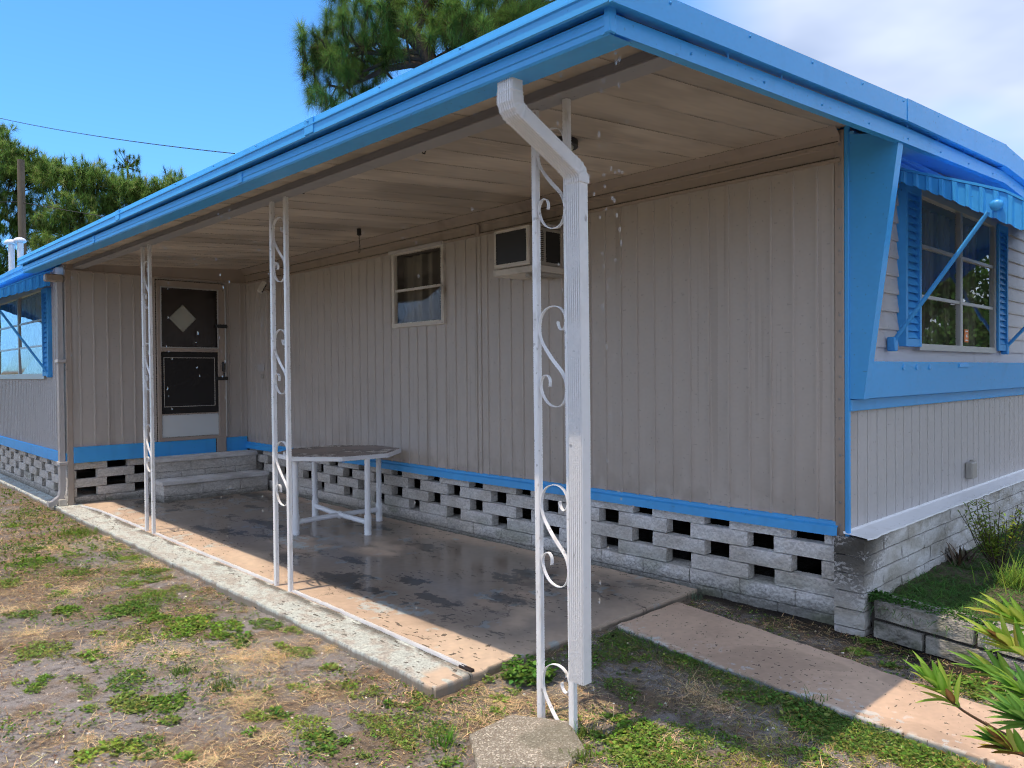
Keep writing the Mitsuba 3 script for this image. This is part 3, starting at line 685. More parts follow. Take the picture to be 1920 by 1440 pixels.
for x in np.arange(.2, -8.3, -.61): t = tilt(x, -2.6); s_ = trimesh.creation.icosphere(0, .006); m.add(s_.vertices + [x + rng.normal(0, .02), -2.632, 2.812 + t], s_.faces)
for y in (-1.9, -1.42, .1, .55, 1.1, 1.32, 2.2, 2.9): s_ = trimesh.creation.cylinder(.004, .022); m.add(s_.vertices + [.33, y + rng.normal(0, .03), low_top(y) - .012], s_.faces)
for y in np.arange(-2.3, 4.1, .55): s_ = trimesh.creation.icosphere(0, .006); m.add(s_.vertices + [.3635, y, top_z(y) - .02], s_.faces); m.add(s_.vertices + [.316, y + .2, eave_z(y + .2) + .03], s_.faces)
k = m.build('screws', B['blue_old'], RF); tag(k, kind='stuff')
# beam under the ceiling
prof = [(-2.052, 2.83), (-2.118, 2.83)]
for k in range(8):
    z = 2.822 - k * .0085; prof += [(-2.122, z), (-2.116, z - .0035), (-2.116, z - .0075)]
prof += [(-2.124, 2.752), (-2.124, 2.746), (-2.02, 2.744), (-2.02, 2.752), (-2.052, 2.752), (-2.052, 2.83)]
sweepx(prof, np.linspace(.272, LX - .25, 10), lambda x, y: tilt(x, y) + .0).build('beam', B['beam'], H)

# left room: wall facing -y, window, awning, eave
LW = H + '__left_wall'
LWN = (-12.05, -9.22, 1.56, 2.66)
panels(LW, -16, LX - .42, .1, .63, 2.86, lambda u, o, z: (u, LY - o, z), [LWN], B['taupe_pale'], .03, .012)
M().cbox(LX - .42, LX - .02, LY - .018, LY + .02, .63, 2.86, .004).build('corner_board', B['taupe_pale'], LW)
M().cbox(-16, LX - .02, LY - .03, LY + .01, .50, .635, .006).build('blue_sill', B['blue'], LW)
window(LW, lambda u, o, z: (u, LY - o, z), *LWN, [-10.64], [1.94, 2.27], .05, B['alu'])
shutter(LW, lambda u, o, z: (u, LY - .012 - o, z), -9.16, -8.86, 1.55, 2.64, 16)
a2 = awning(LW, lambda u, o, z: (u, LY - o, z), -12.6, -8.78, [(.02, 2.825), (.2, 2.745), (.4, 2.64), (.57, 2.552), (.70, 2.48), (.78, 2.40), (.80, 2.32)], [(.05, 2.65), (.30, 2.56), (.57, 2.462), (.79, 2.37)])
m = M(); m.tube([(-8.90, LY - .04, 1.57), (-9.05, LY - .55, 2.40)], .014, 8); m.cbox(-8.93, -8.87, LY - .06, LY, 1.53, 1.60, .006); m.build('awning_brace', B['blue_old'], a2, 40)
sweepx([(LY + .02, 2.885), (-2.31, 2.885), (-2.335, 2.89), (-2.335, 2.945), (-2.345, 2.95), (-2.345, 2.965), (-2.335, 2.97), (-2.335, 3.005), (-2.30, 3.01)], np.linspace(-8.40, -16.4, 6)).build('left_eave', B['blue_old'], H)

# side window of the long wall, with its jagged old frame
window(side, lambda u, o, z: (u, -o, z), *WIN, [], [2.385], .03, B['old_white'], depth=.8, glass=B['door_glass'])
M().cbox(-4.70, -3.81, -.05, -.004, 2.765, 2.80, .006).build('window_hood', B['taupe_pale'], side)

# roof vent masts on the left room
for (x, y, z1, lab) in ((-12.17, -2.0, 3.67, 'white vent pipe with round cap, left one at the roof end'), (-12.07, -1.90, 3.70, 'white vent pipe with hooded cap, right one at the roof end')):
    V = thing('vent_pipe', lab, 'vent pipe')
    M().tube([(x, y, 2.95), (x, y, z1 - .06)], .043, 14).build('pipe', B['white_metal'], V, 40)
    s_ = trimesh.creation.icosphere(2, .10); w = s_.vertices.copy(); w[:, 2] = np.where(w[:, 2] < 0, w[:, 2] * .35, w[:, 2] * .62)
    M().add(w * [1.15, .9, 1] + [x - .03, y, z1 - .03], s_.faces).build('cap', B['white_metal'], V, 40)

# ------------------------------------------------------------------ posts
S_PTS = np.array([(1225, 372), (1228, 400), (1242, 420), (1258, 412), (1268, 380), (1262, 335), (1238, 298), (1200, 284), (1158, 298), (1130, 335), (1118, 390), (1122, 450), (1145, 510), (1195, 590), (1240, 650), (1262, 700), (1268, 750), (1262, 800), (1240, 838), (1205, 848), (1165, 830), (1135, 785), (1122, 730), (1130, 690), (1150, 671), (1168, 680), (1176, 705), (1174, 735)], float)
def s_curve():
    from scipy.interpolate import CubicSpline
    t = np.arange(len(S_PTS)); p = CubicSpline(t, S_PTS)(np.linspace(0, len(S_PTS) - 1, 78))
    return np.stack([(p[:, 0] - 1193) / 150, -(p[:, 1] - 284) / 565], 1)
SC = s_curve()
def porch_post(label, xa, xb, tops, zbase, ztop, ybase=-2.05, shear=(0, 0)):
    P = thing('porch_post', label, 'porch post', 'white scrollwork porch posts')
    def at(x, z): k = (ztop - z) / (ztop - zbase); return np.array([x + shear[0] * k, ybase + shear[1] * k, z])
    for x in (xa, xb):
        m = M(); h = .0155; v = []
        pr_ = [(-h, -h + .004), (-h + .004, -h), (h - .004, -h), (h, -h + .004), (h, h - .004), (h - .004, h), (-h + .004, h), (-h, h - .004)]
        m.extr(pr_, [(at(x, zbase), (1, 0, 0), (0, 1, 0)), (at(x, ztop), (1, 0, 0), (0, 1, 0))]); m.build('upright', B['post_paint'], P)
    gap = abs(xb - xa) - .031; xc = (xa + xb) / 2
    for zt in tops:
        m = M(); pts = np.array([at(xc + a * gap * .985, zt + b * .455) for a, b in SC]); t = np.gradient(pts, axis=0); t /= np.linalg.norm(t, axis=1, keepdims=True)
        nn = np.stack([-t[:, 2], t[:, 0] * 0, t[:, 0]], 1)
        path = []
        for i, (p, q) in enumerate(zip(pts, nn)):
            tw = math.exp(-((i - 38) / 3.2) ** 2) * 1.1                           # the flat bar is given a twist at mid length
            w = np.array([0, 1, 0]) * math.cos(tw) + q * math.sin(tw); u = q * math.cos(tw) - np.array([0, 1, 0]) * math.sin(tw)
            path.append((p, u, w))
        m.extr([(-.0016, -.0085), (.0016, -.0085), (.0016, .0085), (-.0016, .0085)], path); m.build('scroll', B['post_paint'], P, 40)
    return P
porch_post('white scroll post farthest from camera, beside the steps', -5.95, -5.76, [2.645, 1.855, 1.065], .02, 2.80)
porch_post('white scroll post in the middle, beside the white table', -3.215, -3.005, [2.645, 1.855, 1.065], .02, 2.775)
porch_post('nearest white scroll post standing in the grass beside the downspout', -.561, -.364, [2.64, 1.835, 1.03, .225], -.10, 2.748, -2.05, (.062, -.055))

# ------------------------------------------------------------------ downspouts
def spout_prof(w, d, front=True):
    p = []; n = 7                                              # fluted on the broad side, plain on the narrow one
    for k in range(n):
        a = -w / 2 + w * (k + .25) / n; p += [(a, -d / 2), (a + w * .12 / n, -d / 2 + .0062), (a + w * .42 / n, -d / 2 + .0062), (a + w * .54 / n, -d / 2)]
    p = [(-w / 2, -d / 2 + .004)] + p + [(w / 2, -d / 2 + .004), (w / 2 - .001, d / 2 - .004), (w / 2 - .004, d / 2), (-w / 2 + .004, d / 2)]
    return p
DS = thing('downspout', 'white fluted downspout curving from the gutter down the nearest post', 'downspout')
pf = spout_prof(.086, .062); xo = -.232
def bend(c0, a0, c1, n): return [c0 + (c1 - c0) * k / n for k in range(n + 1)]
def frames(pts):
    pts = np.asarray(pts, float); t = np.gradient(pts, axis=0); t /= np.linalg.norm(t, axis=1, keepdims=True)
    return [(p, np.array([1.0, 0, 0]), np.cross([1.0, 0, 0], q)) for p, q in zip(pts, t)]
yz = [(-2.520, 2.69), (-2.520, 2.60)] + [(-2.520 + .05 * (1 - math.cos(a)), 2.60 - .05 * math.sin(a)) for a in np.linspace(.15, 1.10, 6)]
end = yz[-1]; yz2 = [(-2.205, 2.415)] ; c = (-2.155 - .02, 2.35)
yz2 = [(-2.195 + .06 * math.sin(a) , 2.345 + .06 * math.cos(a)) for a in np.linspace(.45, 1.57, 6)]
pts = np.array([(xo, y, z) for y, z in yz] + [(xo, y, z) for y, z in yz2]); sl = np.r_[0, np.cumsum(np.linalg.norm(np.diff(pts, axis=0), axis=1))]
ss = np.linspace(0, sl[-1], 64); pp_ = np.stack([np.interp(ss, sl, pts[:, q]) for q in range(3)], 1); pp_[1:-1] = (pp_[:-2] + 2 * pp_[1:-1] + pp_[2:]) / 4
bent = np.abs(np.gradient(np.gradient(pp_[:, 1]))) > 2e-4; bent = np.convolve(bent, np.ones(5), 'same') > 0
m = M(); m.extr(pf, [(o, u * (1 + .06 * b * (k % 2)), w * (1 + .09 * b * (k % 2))) for k, ((o, u, w), b) in enumerate(zip(frames(pp_), bent))]); m.build('elbow', B['white_metal'], DS)
m = M(); pw = spout_prof(.080, .058); yb = yz2[-1][0]
m.extr(pw, frames([(xo, yb, 2.36), (xo + .006, yb, 1.3), (xo + .012, yb - .012, .215)])); m.build('pipe', B['white_metal'], DS)
for k, z in enumerate((2.345, 2.325, 2.305)): pass
for p_ in (yz[3:7]):
    pass
m = M(); 
for y, z, s in ((-2.52, 2.608, 1.0), ): m.extr([(a * 1.06, b * 1.06) for a, b in pf], frames([(xo, -2.52, 2.615), (xo, -2.52, 2.585)]))
m.build('crimped_joint', B['white_metal'], DS); m = M(); m.extr([(a * 1.08, b * 1.08) for a, b in pf], frames([(xo, yb, 2.372), (xo, yb, 2.335)])); m.build('crimped_joint', B['white_metal'], DS)
DL = thing('downspout', 'weathered grey downspout at the far corner with two straps', 'downspout')
pl = spout_prof(.085, .06); xl, yl = LX - .05, LY - .062
m = M(); m.extr(pl, frames([(xl, yl, 2.66), (xl, yl, 1.4), (xl, yl, .20), (xl, yl - .02, .12), (xl, yl - .10, .055), (xl, yl - .15, .05)])); m.build('pipe', B['taupe_pale'], DL)
for z in (1.72, .52): M().cbox(xl - .07, xl + .07, yl - .04, yl + .05, z - .018, z + .018, .004).build('strap', B['taupe_pale'], DL)
M().cbox(xl - .06, xl + .06, -2.40, yl + .04, 2.65, 2.735, .012).build('leader_box', B['taupe_trim'], DL)
M().cbox(xl - .055, xl + .065, yl - .05, yl + .035, .02, .10, .008).build('foot', B['old_white'], DL)

# ------------------------------------------------------------------ things on the house
AC = thing('air_conditioner', 'window air conditioner high on the long wall, dark panel and louvred side', 'air conditioner')
x0, x1, y0, z0, z1 = -2.70, -2.30, -.37, 2.385, 2.69
M().cbox(x0, x1, y0 + .012, -.004, z0, z1, .006).build('case', B['grey_plate'], AC)
m = M()
for a, b, c, d in ((x0, x1, z1 - .022, z1), (x0, x1, z0, z0 + .03), (x0, x0 + .016, z0 + .03, z1 - .022), (x1 - .03, x1, z0 + .03, z1 - .022)): m.cbox(a, b, y0 - .006, y0 + .012, c, d, .003)
m.build('front_frame', B['old_white'], AC)
M().box(x0 + .016, x1 - .03, y0 + .002, y0 + .0115, z0 + .03, z1 - .022).build('dark_panel', B['black'], AC)
M().box(x1 + .0015, x1 + .004, y0 + .04, y0 + .16, z0 + .04, z1 - .03).build('louvre_back', B['black'], AC)
for k in range(15):
    z = z0 + .045 + k * .0155; M().box(x1 + .004, x1 + .012, y0 + .04, y0 + .16, z, z + .006).build('louvre', B['grey_plate'], AC)
M().box(x1 + .004, x1 + .014, y0 + .095, y0 + .105, z0 + .04, z1 - .03).build('louvre_bar', B['grey_plate'], AC)
M().box(x1 + .0012, x1 + .003, y0 + .19, -.02, z0 + .03, z1 - .03).build('side_panel', B['black'], AC)
m = M(); m.cbox(x0 - .06, x1 + .04, -.34, -.002, z0 - .055, z0 - .004, .006); m.build('support_shelf', B['old_white'], AC)
for x in (x0 + .28, x1 - .02): M().cbox(x, x + .04, -.30, -.01, z0 - .085, z0 - .056, .005).build('bracket', B['grey_plate'], AC)
M().cbox(x0 - .02, x1 + .05, -.25, -.01, z1 + .005, z1 + .022, .004).build('drip_hood', B['taupe_pale'], AC)
FL = thing('floodlight', 'small pale floodlight under the eave behind the middle post', 'floodlight')
R = trimesh.transformations.euler_matrix(-.5, .0, -.5)[:3, :3]
m = M()
for a, b, c, d in ((-.09, .09, .055, .075), (-.09, .09, -.075, -.055), (-.09, -.07, -.055, .055), (.07, .09, -.055, .055)): m.cbox(a, b, -.03, .03, c, d, .004, R, (-7.42, -.13, 2.665))
m.build('housing', B['old_white'], FL); M().box(-.07, .07, -.02, .03, -.055, .055, R, (-7.42, -.13, 2.665)).build('lens', B['black'], FL)
M().tube([(-7.40, -.11, 2.64), (-7.36, -.04, 2.60), (-7.35, -.01, 2.58)], .02, 8).build('arm', B['taupe_trim'], FL)
k = M().cbox(-7.83, -7.64, -.016, -.004, 1.585, 1.68, .004).build('switch_plate', B['taupe_pale']); tag(k, 'pale square plate on the long wall near the steps', 'plate')
k = M().cbox(-7.74, -7.67, -.02, -.004, 1.49, 1.55, .004).build('doorbell', B['grey_plate']); tag(k, 'small dark doorbell below the pale wall plate', 'doorbell')
PC = thing('pull_cord', 'black pull switch with hanging cord under the porch ceiling', 'pull cord')
z = ceil_z(-4.42, -.567); M().cbox(-4.435, -4.405, -.585, -.55, z - .075, z - .008, .004).build('switch', B['black'], PC)
M().tube([(-4.42, -.567, z - .07), (-4.418, -.567, z - .13), (-4.405, -.567, z - .21), (-4.41, -.567, z - .235), (-4.43, -.567, z - .245), (-4.445, -.567, z - .225)], .0035, 5).build('cord', B['black'], PC)
CL = thing('ceiling_light', 'round ceiling lamp partly behind the white downspout', 'ceiling lamp')
z = ceil_z(-1.08, -1.33); s_ = trimesh.creation.cylinder(.11, .035); M().add(s_.vertices + [-1.08, -1.33, z - .025], s_.faces).build('base', B['black'], CL, 40)
s_ = trimesh.creation.icosphere(2, .085); M().add(s_.vertices * [1, 1, .5] + [-1.08, -1.33, z - .042], s_.faces).build('globe', B['frosted'], CL, True)
for x, y, lab in ((-2.9, -1.98, 'wire hook in the ceiling edge left of the pull cord beyond the middle post'), (-1.55, -1.96, 'wire hook in the ceiling edge between middle post and downspout')):
    z = ceil_z(x, y); k = M().tube([(x, y, z - .008), (x, y, z - .03), (x + .008, y, z - .05), (x + .025, y, z - .055), (x + .035, y, z - .04)], .004, 5).build('ceiling_hook', B['black']); tag(k, lab, 'hook')

# ------------------------------------------------------------------ steps
ST = thing('door_steps', 'two grey block steps with concrete treads below the storm door', 'steps')
def tread(x0, x1, y0, y1, z1, th=.05):
    m = M(); m.cbox(x0, x1, y0, y1, z1 - th, z1, .008); return m
tread(LX + .02, -7.875, -1.36, -.005, .515).build('tread', B['concrete'], ST)
tread(-7.90, -7.545, -1.36, -.005, .268).build('tread', B['concrete'], ST)
def riser(x, z0, z1, y0, y1, joints, seed):
    ys = [y0] + joints + [y1]
    for k, (a, b) in enumerate(zip(ys, ys[1:])): rough_block(a + .003, b - .003, z0, z1, .15, lambda u, o, z: (x + o, u, z), seed + k, 6, 3, .008).build('block', B['block'], ST, 35)
riser(-7.575, .085, .212, -1.325, -.01, [-.86, -.38], 800); riser(-7.57, .0, .08, -1.33, -.01, [-1.08, -.62, -.2], 820)
riser(-7.905, .345, .460, -1.325, -.01, [-.88, -.44], 840); riser(-7.90, .27, .340, -1.32, -.01, [-1.0, -.7, -.3], 860)
for z0, z1 in ((.085, .212), (.0, .08)): rough_block(-8.1, -7.58, z0, z1, .1, lambda u, o, z: (u, -1.335 - o, z), 880, 6).build('block', B['block'], ST, 35)
for z0, z1 in ((.345, .46), (.27, .34)): rough_block(-8.15, -7.91, z0, z1, .1, lambda u, o, z: (u, -1.33 - o, z), 890, 5).build('block', B['block'], ST, 35)
M().box(-8.18, -7.6, -1.31, -.02, 0, .215).box(-8.18, -7.93, -1.31, -.02, .2, .462).build('core', B['mortar'], ST)

# ------------------------------------------------------------------ table
TB = thing('patio_table', 'white patio table with octagonal worn dark top and pipe legs', 'table')
tc = np.array([-4.79, -.60]); feet = [(-4.715, -1.112), (-4.222, -.633), (-4.72, -.177), (-5.40, -.53)]
an = np.arange(8) * np.pi / 4 + .30; R0 = .625
m = M(); rr = [(R0 - .012, .775), (R0, .770), (R0, .735), (R0 - .02, .73)]
rings = [np.c_[tc[0] + r * np.cos(an), tc[1] + r * np.sin(an), np.full(8, z)] for r, z in rr]; i = np.arange(8); j = (i + 1) % 8
m.add(np.vstack(rings), np.vstack([np.stack([i + k * 8, j + k * 8, j + (k + 1) * 8, i + (k + 1) * 8], 1) for k in range(3)]))
m.add(np.vstack([rings[0], [[*tc, .775]]]), np.stack([i, j, i * 0 + 8], 1)).add(np.vstack([rings[3], [[*tc, .73]]]), np.stack([i, j, i * 0 + 8], 1)); m.build('tabletop', B['tabletop'], TB)
ctr = np.mean(feet, 0)
for f_ in feet:
    lg = numbered(TB + '__leg')
    USED.discard(lg); M().tube([(*f_, .13), (*f_, .735)], .0275, 16).build('leg', B['table_white'], TB, 40)
    M().tube([(*f_, .065), (*f_, .068), (*f_, .205), (*f_, .21)], [.029, .0345, .0345, .029], 16).build('tee', B['table_white'], TB, 40)
    M().tube([(*f_, .02), (*f_, .022), (*f_, .055), (*f_, .068)], [.029, .0345, .0345, .027], 16).build('foot_cap', B['table_white'], TB, 40)
    M().tube([(*f_, .14), (*ctr, .14)], .0255, 14).build('cross_bar', B['table_white'], TB, 40)
s_ = trimesh.creation.icosphere(2, .04); M().add(s_.vertices + [*ctr, .14], s_.faces).build('cross_joint', B['table_white'], TB, True)

# ------------------------------------------------------------------ metal strips on the slab
def strip(pts, lab, w=.018, h=.016):
    m = M(); pts = np.array(pts); n = 40; t = np.linspace(0, 1, n); s = np.r_[0, np.cumsum(np.linalg.norm(np.diff(pts, axis=0), axis=1))]
    p = np.stack([np.interp(t * s[-1], s, pts[:, q]) for q in range(2)], 1); r = rng.normal(0, .0014, n)
    m.extr([(-w / 2, 0), (w / 2, 0), (w / 2, h), (w / 2 - .003, h), (w / 2 - .003, h * .5), (-w / 2 + .003, h * .5), (-w / 2 + .003, h), (-w / 2, h)], [((a, b + q, .0215 + abs(q) * .8), (0, 1, 0), (0, 0, 1)) for (a, b), q in zip(p, r)])
    k = m.build('metal_strip', B['white_metal']); tag(k, lab, 'metal strip')
strip([(-2.97, -2.05), (-2.3, -2.055), (-1.6, -2.07), (-1.06, -2.085)], 'white metal channel strip on the slab nearest the camera')
strip([(-5.72, -2.045), (-4.5, -2.05), (-3.25, -2.05)], 'white metal channel strip on the slab between the two far posts')
strip([(-8.0, -2.12), (-7.5, -2.06), (-6.5, -2.05), (-5.99, -2.05)], 'broken white metal channel strip near the corner downspout')
k = M().cbox(-1.10, -1.00, -2.10, -2.075, .021, .035, .003).build('wood_scrap', B['dark_wood']); tag(k, 'rusty brown scrap at the near end of the strip', 'wood scrap')

# ------------------------------------------------------------------ stepping stone
hx = np.array([(-.565, -2.48), (-.575, -2.22), (-.345, -2.085), (-.12, -2.225), (-.085, -2.385), (-.325, -2.64)])
m = M(); c = hx.mean(0); rings = []
for s, z in ((.955, .0), (.985, -.004), (1.0, -.014), (1.0, -.06)): rings.append(np.c_[c + (hx - c) * s, np.full(6, z - .012)])
sub = []
for R_ in rings:
    q = np.vstack([[R_[i] + (R_[(i + 1) % 6] - R_[i]) * t for t in np.arange(6) / 6] for i in range(6)]); sub.append(q)
k = len(sub[0]); i = np.arange(k); j = (i + 1) % k
m.add(np.vstack(sub), np.vstack([np.stack([i + a * k, j + a * k, j + (a + 1) * k, i + (a + 1) * k], 1) for a in range(3)]))
m.add(np.vstack([sub[0], [[*c, -.012]]]), np.stack([i, j, i * 0 + k], 1)); k = m.build('stepping_stone', B['aggregate'])
tag(k, 'hexagonal pebbled concrete stepping stone at the bottom edge', 'stepping stone')

# ------------------------------------------------------------------ planter wall and its bed
PW = thing('planter_wall', 'low mossy blackened block retaining wall in front of the planting bed', 'block wall')
d0 = np.array([1, -.19]); d0 /= np.linalg.norm(d0); nrm = np.array([d0[1], -d0[0]]); og = np.array([.145, -.035])
pfn = lambda u, o, z: (*(og + d0 * u + nrm * o), z)
for c, (z0, z1, st) in enumerate(((.095, .205, 0.03), (-.02, .083, -.04), (-.12, -.03, -.2))):
    u = st; k = 0
    while u < 3.4:
        L_ = (.57 if c == 0 else .37) if k < 3 else .4
        rough_block(max(u, .025), u + L_ - .022, z0 + (.006 if c < 2 else 0), z1 - .004, .19, (pfn if c < 2 else (lambda u, o, z: pfn(u, o + .03, z))), 9000 + c * 50 + k, 8, 3, .014).build('block', B['block_wall'], PW, 35); u += L_; k += 1
m = M(); v = [pfn(u, o, z) for u in (.0, 3.4) for o in (-.03, -.18) for z in (-.15, .192)]; m.add(v, [[0, 1, 3, 2], [4, 6, 7, 5], [0, 4, 5, 1], [2, 3, 7, 6], [0, 2, 6, 4], [1, 5, 7, 3]]); m.build('mortar', B['dark_cavity'], PW)
gx, gy = np.meshgrid(np.linspace(.12, 4.0, 70), np.linspace(-.8, 5, 90), indexing='ij'); keep = gy > og[1] + (gx - og[0]) * -.19 + .14
p = np.stack([gx, gy, gx * 0], -1); gz = .165 + .05 * (meshkit.fbm(p * 3, 3, 5) - .5) + .02 * (meshkit.fbm(p * 14, 2, 6) - .5)
idx = np.arange(gx.size).reshape(gx.shape); qd = np.stack([idx[:-1, :-1], idx[1:, :-1], idx[1:, 1:], idx[:-1, 1:]], -1)[keep[:-1, :-1]]
scene['planting_bed'] = ply((np.stack([gx, gy, gz], -1).reshape(-1, 3), qd.reshape(-1, 4)), B['soil'], True); USED.add('planting_bed')
tag('planting_bed', 'dark soil of the raised planting bed', None, None, 'structure')

# ------------------------------------------------------------------ vegetation helpers
class Leaves:
    """Many small faces with a colour each."""
    def __init__(s): s.v, s.f, s.c, s.n = [], [], [], 0
    def blades(s, base, direc, length, width, droop, col, seg=2):
        """Curved tapering blades: base (n,3), direc (n,3) unit, per-blade length, width, droop."""
        n = len(base); side = np.cross(direc, [0, 0, 1.0]); q = np.linalg.norm(side, axis=1, keepdims=True); side = np.where(q > 1e-3, side / np.maximum(q, 1e-6), [1.0, 0, 0])
        length, width, droop = (np.broadcast_to(a, n) for a in (length, width, droop)); rows = []
        for k in range(seg + 1):
            t = k / seg; c = base + direc * (length * t)[:, None] - np.array([0, 0, 1.0]) * (droop * length * t * t)[:, None]
            w = (width * (1 - t) ** .7)[:, None] * side / 2
            rows += [c - w, c + w] if k < seg else [c]
        m = 2 * seg + 1; v = np.stack(rows, 1).reshape(-1, 3); o = np.arange(n)[:, None, None] * m; f = []
        for k in range(seg - 1): f += [[2 * k, 2 * k + 1, 2 * k + 3], [2 * k, 2 * k + 3, 2 * k + 2]]
        f += [[2 * seg - 2, 2 * seg - 1, 2 * seg]]
        s._put(v, (np.array(f)[None] + o).reshape(-1, 3), np.repeat(col, m, 0))
    def leaves(s, base, direc, up, length, width, col, cup=.15):
        n = len(base); side = np.cross(direc, up); side /= np.maximum(np.linalg.norm(side, axis=1, keepdims=True), 1e-6); up2 = np.cross(side, direc)
        L, W = (np.broadcast_to(a, n)[:, None] for a in (length, width))
        v = np.stack([base, base + direc * L * .35 + side * W * .5 + up2 * W * cup, base + direc * L * .75 + side * W * .36 + up2 * W * cup * .5, base + direc * L - up2 * L * .08, base + direc * L * .75 - side * W * .36 + up2 * W * cup * .5, base + direc * L * .35 - side * W * .5 + up2 * W * cup, base + direc * L * .5], 1).reshape(-1, 3)
        f = np.array([[0, 1, 6], [1, 2, 6], [2, 3, 6], [3, 4, 6], [4, 5, 6], [5, 0, 6]])
        s._put(v, (f[None] + np.arange(n)[:, None, None] * 7).reshape(-1, 3), np.repeat(col, 7, 0))
    def _put(s, v, f, c):
        s.v.append(v); s.f.append(f + s.n); s.c.append(c); s.n += len(v)
    def build(s, name, bsdf, parent=None):
        key = numbered((parent + '__' if parent else '') + name)
        scene[key] = ply((np.vstack(s.v), np.vstack(s.f)), bsdf, True, color=np.clip(np.vstack(s.c), 0, 1)); return key


def unit(v): return v / np.maximum(np.linalg.norm(v, axis=-1, keepdims=True), 1e-9)
def tint(n, base, var=.25, hue=.12):
    b = np.asarray(base, float); return np.clip(b * (1 + rng.normal(0, var, (n, 1))) * (1 + rng.normal(0, hue, (n, 3))), .004, .9)


def on_slab(x, y): return ((y > -2.33) & (x < -.97)) | ((x > -1.0) & (x < .97) & (y > -1.125 - .125 * x + .04 * x * x) & (y < -.49 - .185 * x)) | ((x > .95) & (y > -1.205 - .07 * (x - 1)) & (y < -.68 - .13 * (x - .9)))
def on_stone(x, y):
    from matplotlib.path import Path
    return Path(c_hex).contains_points(np.c_[x, y])
c_hex = hx
def inside_hex(x, y):
    r = np.ones(len(x), bool)
    for a, b in zip(hx, np.roll(hx, -1, 0)): r &= ((b[0] - a[0]) * (y - a[1]) - (b[1] - a[1]) * (x - a[0])) < 0
    return r
def free(x, y): return ~on_slab(x, y) & ~inside_hex(x, y) & ~((x > .1) & (y > -.06 - .19 * (x - .145))) & (y < -.03)
def seen(x, y):                                    # in front of the camera and near enough
    dx, dy = x - EYE[0], y - EYE[1]; f = dx * FWD[0] + dy * FWD[1]; r = dx * .6876 + dy * .7261
    return (f > 1.5) & (np.abs(r) < f * 1.0 + .5)

WEEDS= [(-7.42, -2.94, 0.1), (-6.5, -2.53, 0.12), (-6.02, -3.01, 0.09), (-5.42, -3.13, 0.16), (-5.53, -2.81, 0.09), (-4.83, -2.98, 0.12), (-4.9, -3.38, 0.1), (-5.33, -2.53, 0.07), (-5.01, -2.48, 0.1), (-4.36, -2.56, 0.17), (-4.18, -2.73, 0.1), (-3.77, -2.52, 0.07), (-4.57, -3.19, 0.04), (-4.3, -3.18, 0.08), (-3.71, -2.77, 0.15), (-3.46, -2.98, 0.14), (-3.65, -3.03, 0.05), (-3.75, -3.26, 0.08), (-3.84, -3.51, 0.1), (-3.16, -2.93, 0.1), (-2.82, -2.78, 0.2), (-2.92, -3.1, 0.08), (-2.43, -2.69, 0.1), (-2.57, -2.44, 0.08), (-2.3, -2.4, 0.06), (-1.98, -2.53, 0.07), (-2.13, -2.56, 0.06), (-3.0, -3.56, 0.15), (-2.72, -3.42, 0.08), (-2.45, -3.53, 0.05), (-2.56, -3.64, 0.04), (-2.17, -3.35, 0.11), (-2.61, -3.76, 0.03), (-2.23, -3.54, 0.06), (-1.94, -3.42, 0.08), (-1.83, -3.29, 0.08), (-2.01, -3.59, 0.04), (-1.61, -3.36, 0.03), (-1.39, -3.06, 0.05), (-1.35, -2.97, 0.03), (-1.55, -2.78, 0.04), (-1.23, -3.15, 0.03), (-1.1, -2.94, 0.09), (-0.89, -2.97, 0.09), (-1.42, -3.5, 0.09), (-1.46, -3.6, 0.09), (-1.22, -3.44, 0.05), (-1.5, -3.72, 0.05), (-1.61, -2.51, 0.06), (-2.47, -3.71, 0.04), (-3.1, -3.25, 0.06), (-1.35, -2.58, 0.07), (-1.22, -2.56, 0.08), (-1.04, -2.4, 0.06), (-1.06, -2.56, 0.03), (-0.95, -2.48, 0.05), (-0.88, -2.62, 0.16), (-0.87, -2.75, 0.06), (-0.72, -2.52, 0.06), (-0.46, -2.68, 0.03), (-0.72, -2.73, 0.04), (-0.87, -2.91, 0.04), (-0.72, -2.92, 0.03), (-0.93, -1.86, 0.13), (-0.83, -1.83, 0.07), (-0.95, -2.02, 0.04), (-0.78, -2.11, 0.03), (-0.76, -2.01, 0.04), (-0.71, -2.2, 0.03), (-0.74, -1.36, 0.17), (-0.85, -1.15, 0.11), (-0.55, -1.27, 0.08), (-0.43, -1.15, 0.07), (-0.43, -1.64, 0.09), (-0.05, -1.99, 0.18), (0.06, -1.96, 0.2), (0.08, -2.11, 0.13), (-0.4, -1.04, 0.09), (-0.11, -1.16, 0.08), (0.08, -1.3, 0.11), (0.13, -1.16, 0.06), (0.28, -1.24, 0.14), (0.27, -1.08, 0.08), (0.37, -1.37, 0.08), (0.39, -1.18, 0.06), (0.58, -1.23, 0.16), (0.75, -1.28, 0.17), (0.88, -1.29, 0.15), (0.57, -1.4, 0.11), (0.17, -1.79, 0.11), (0.56, -1.62, 0.06), (0.8, -0.4, 0.12), (0.19, -0.31, 0.04), (0.18, -0.12, 0.06), (0.41, -0.41, 0.04)]
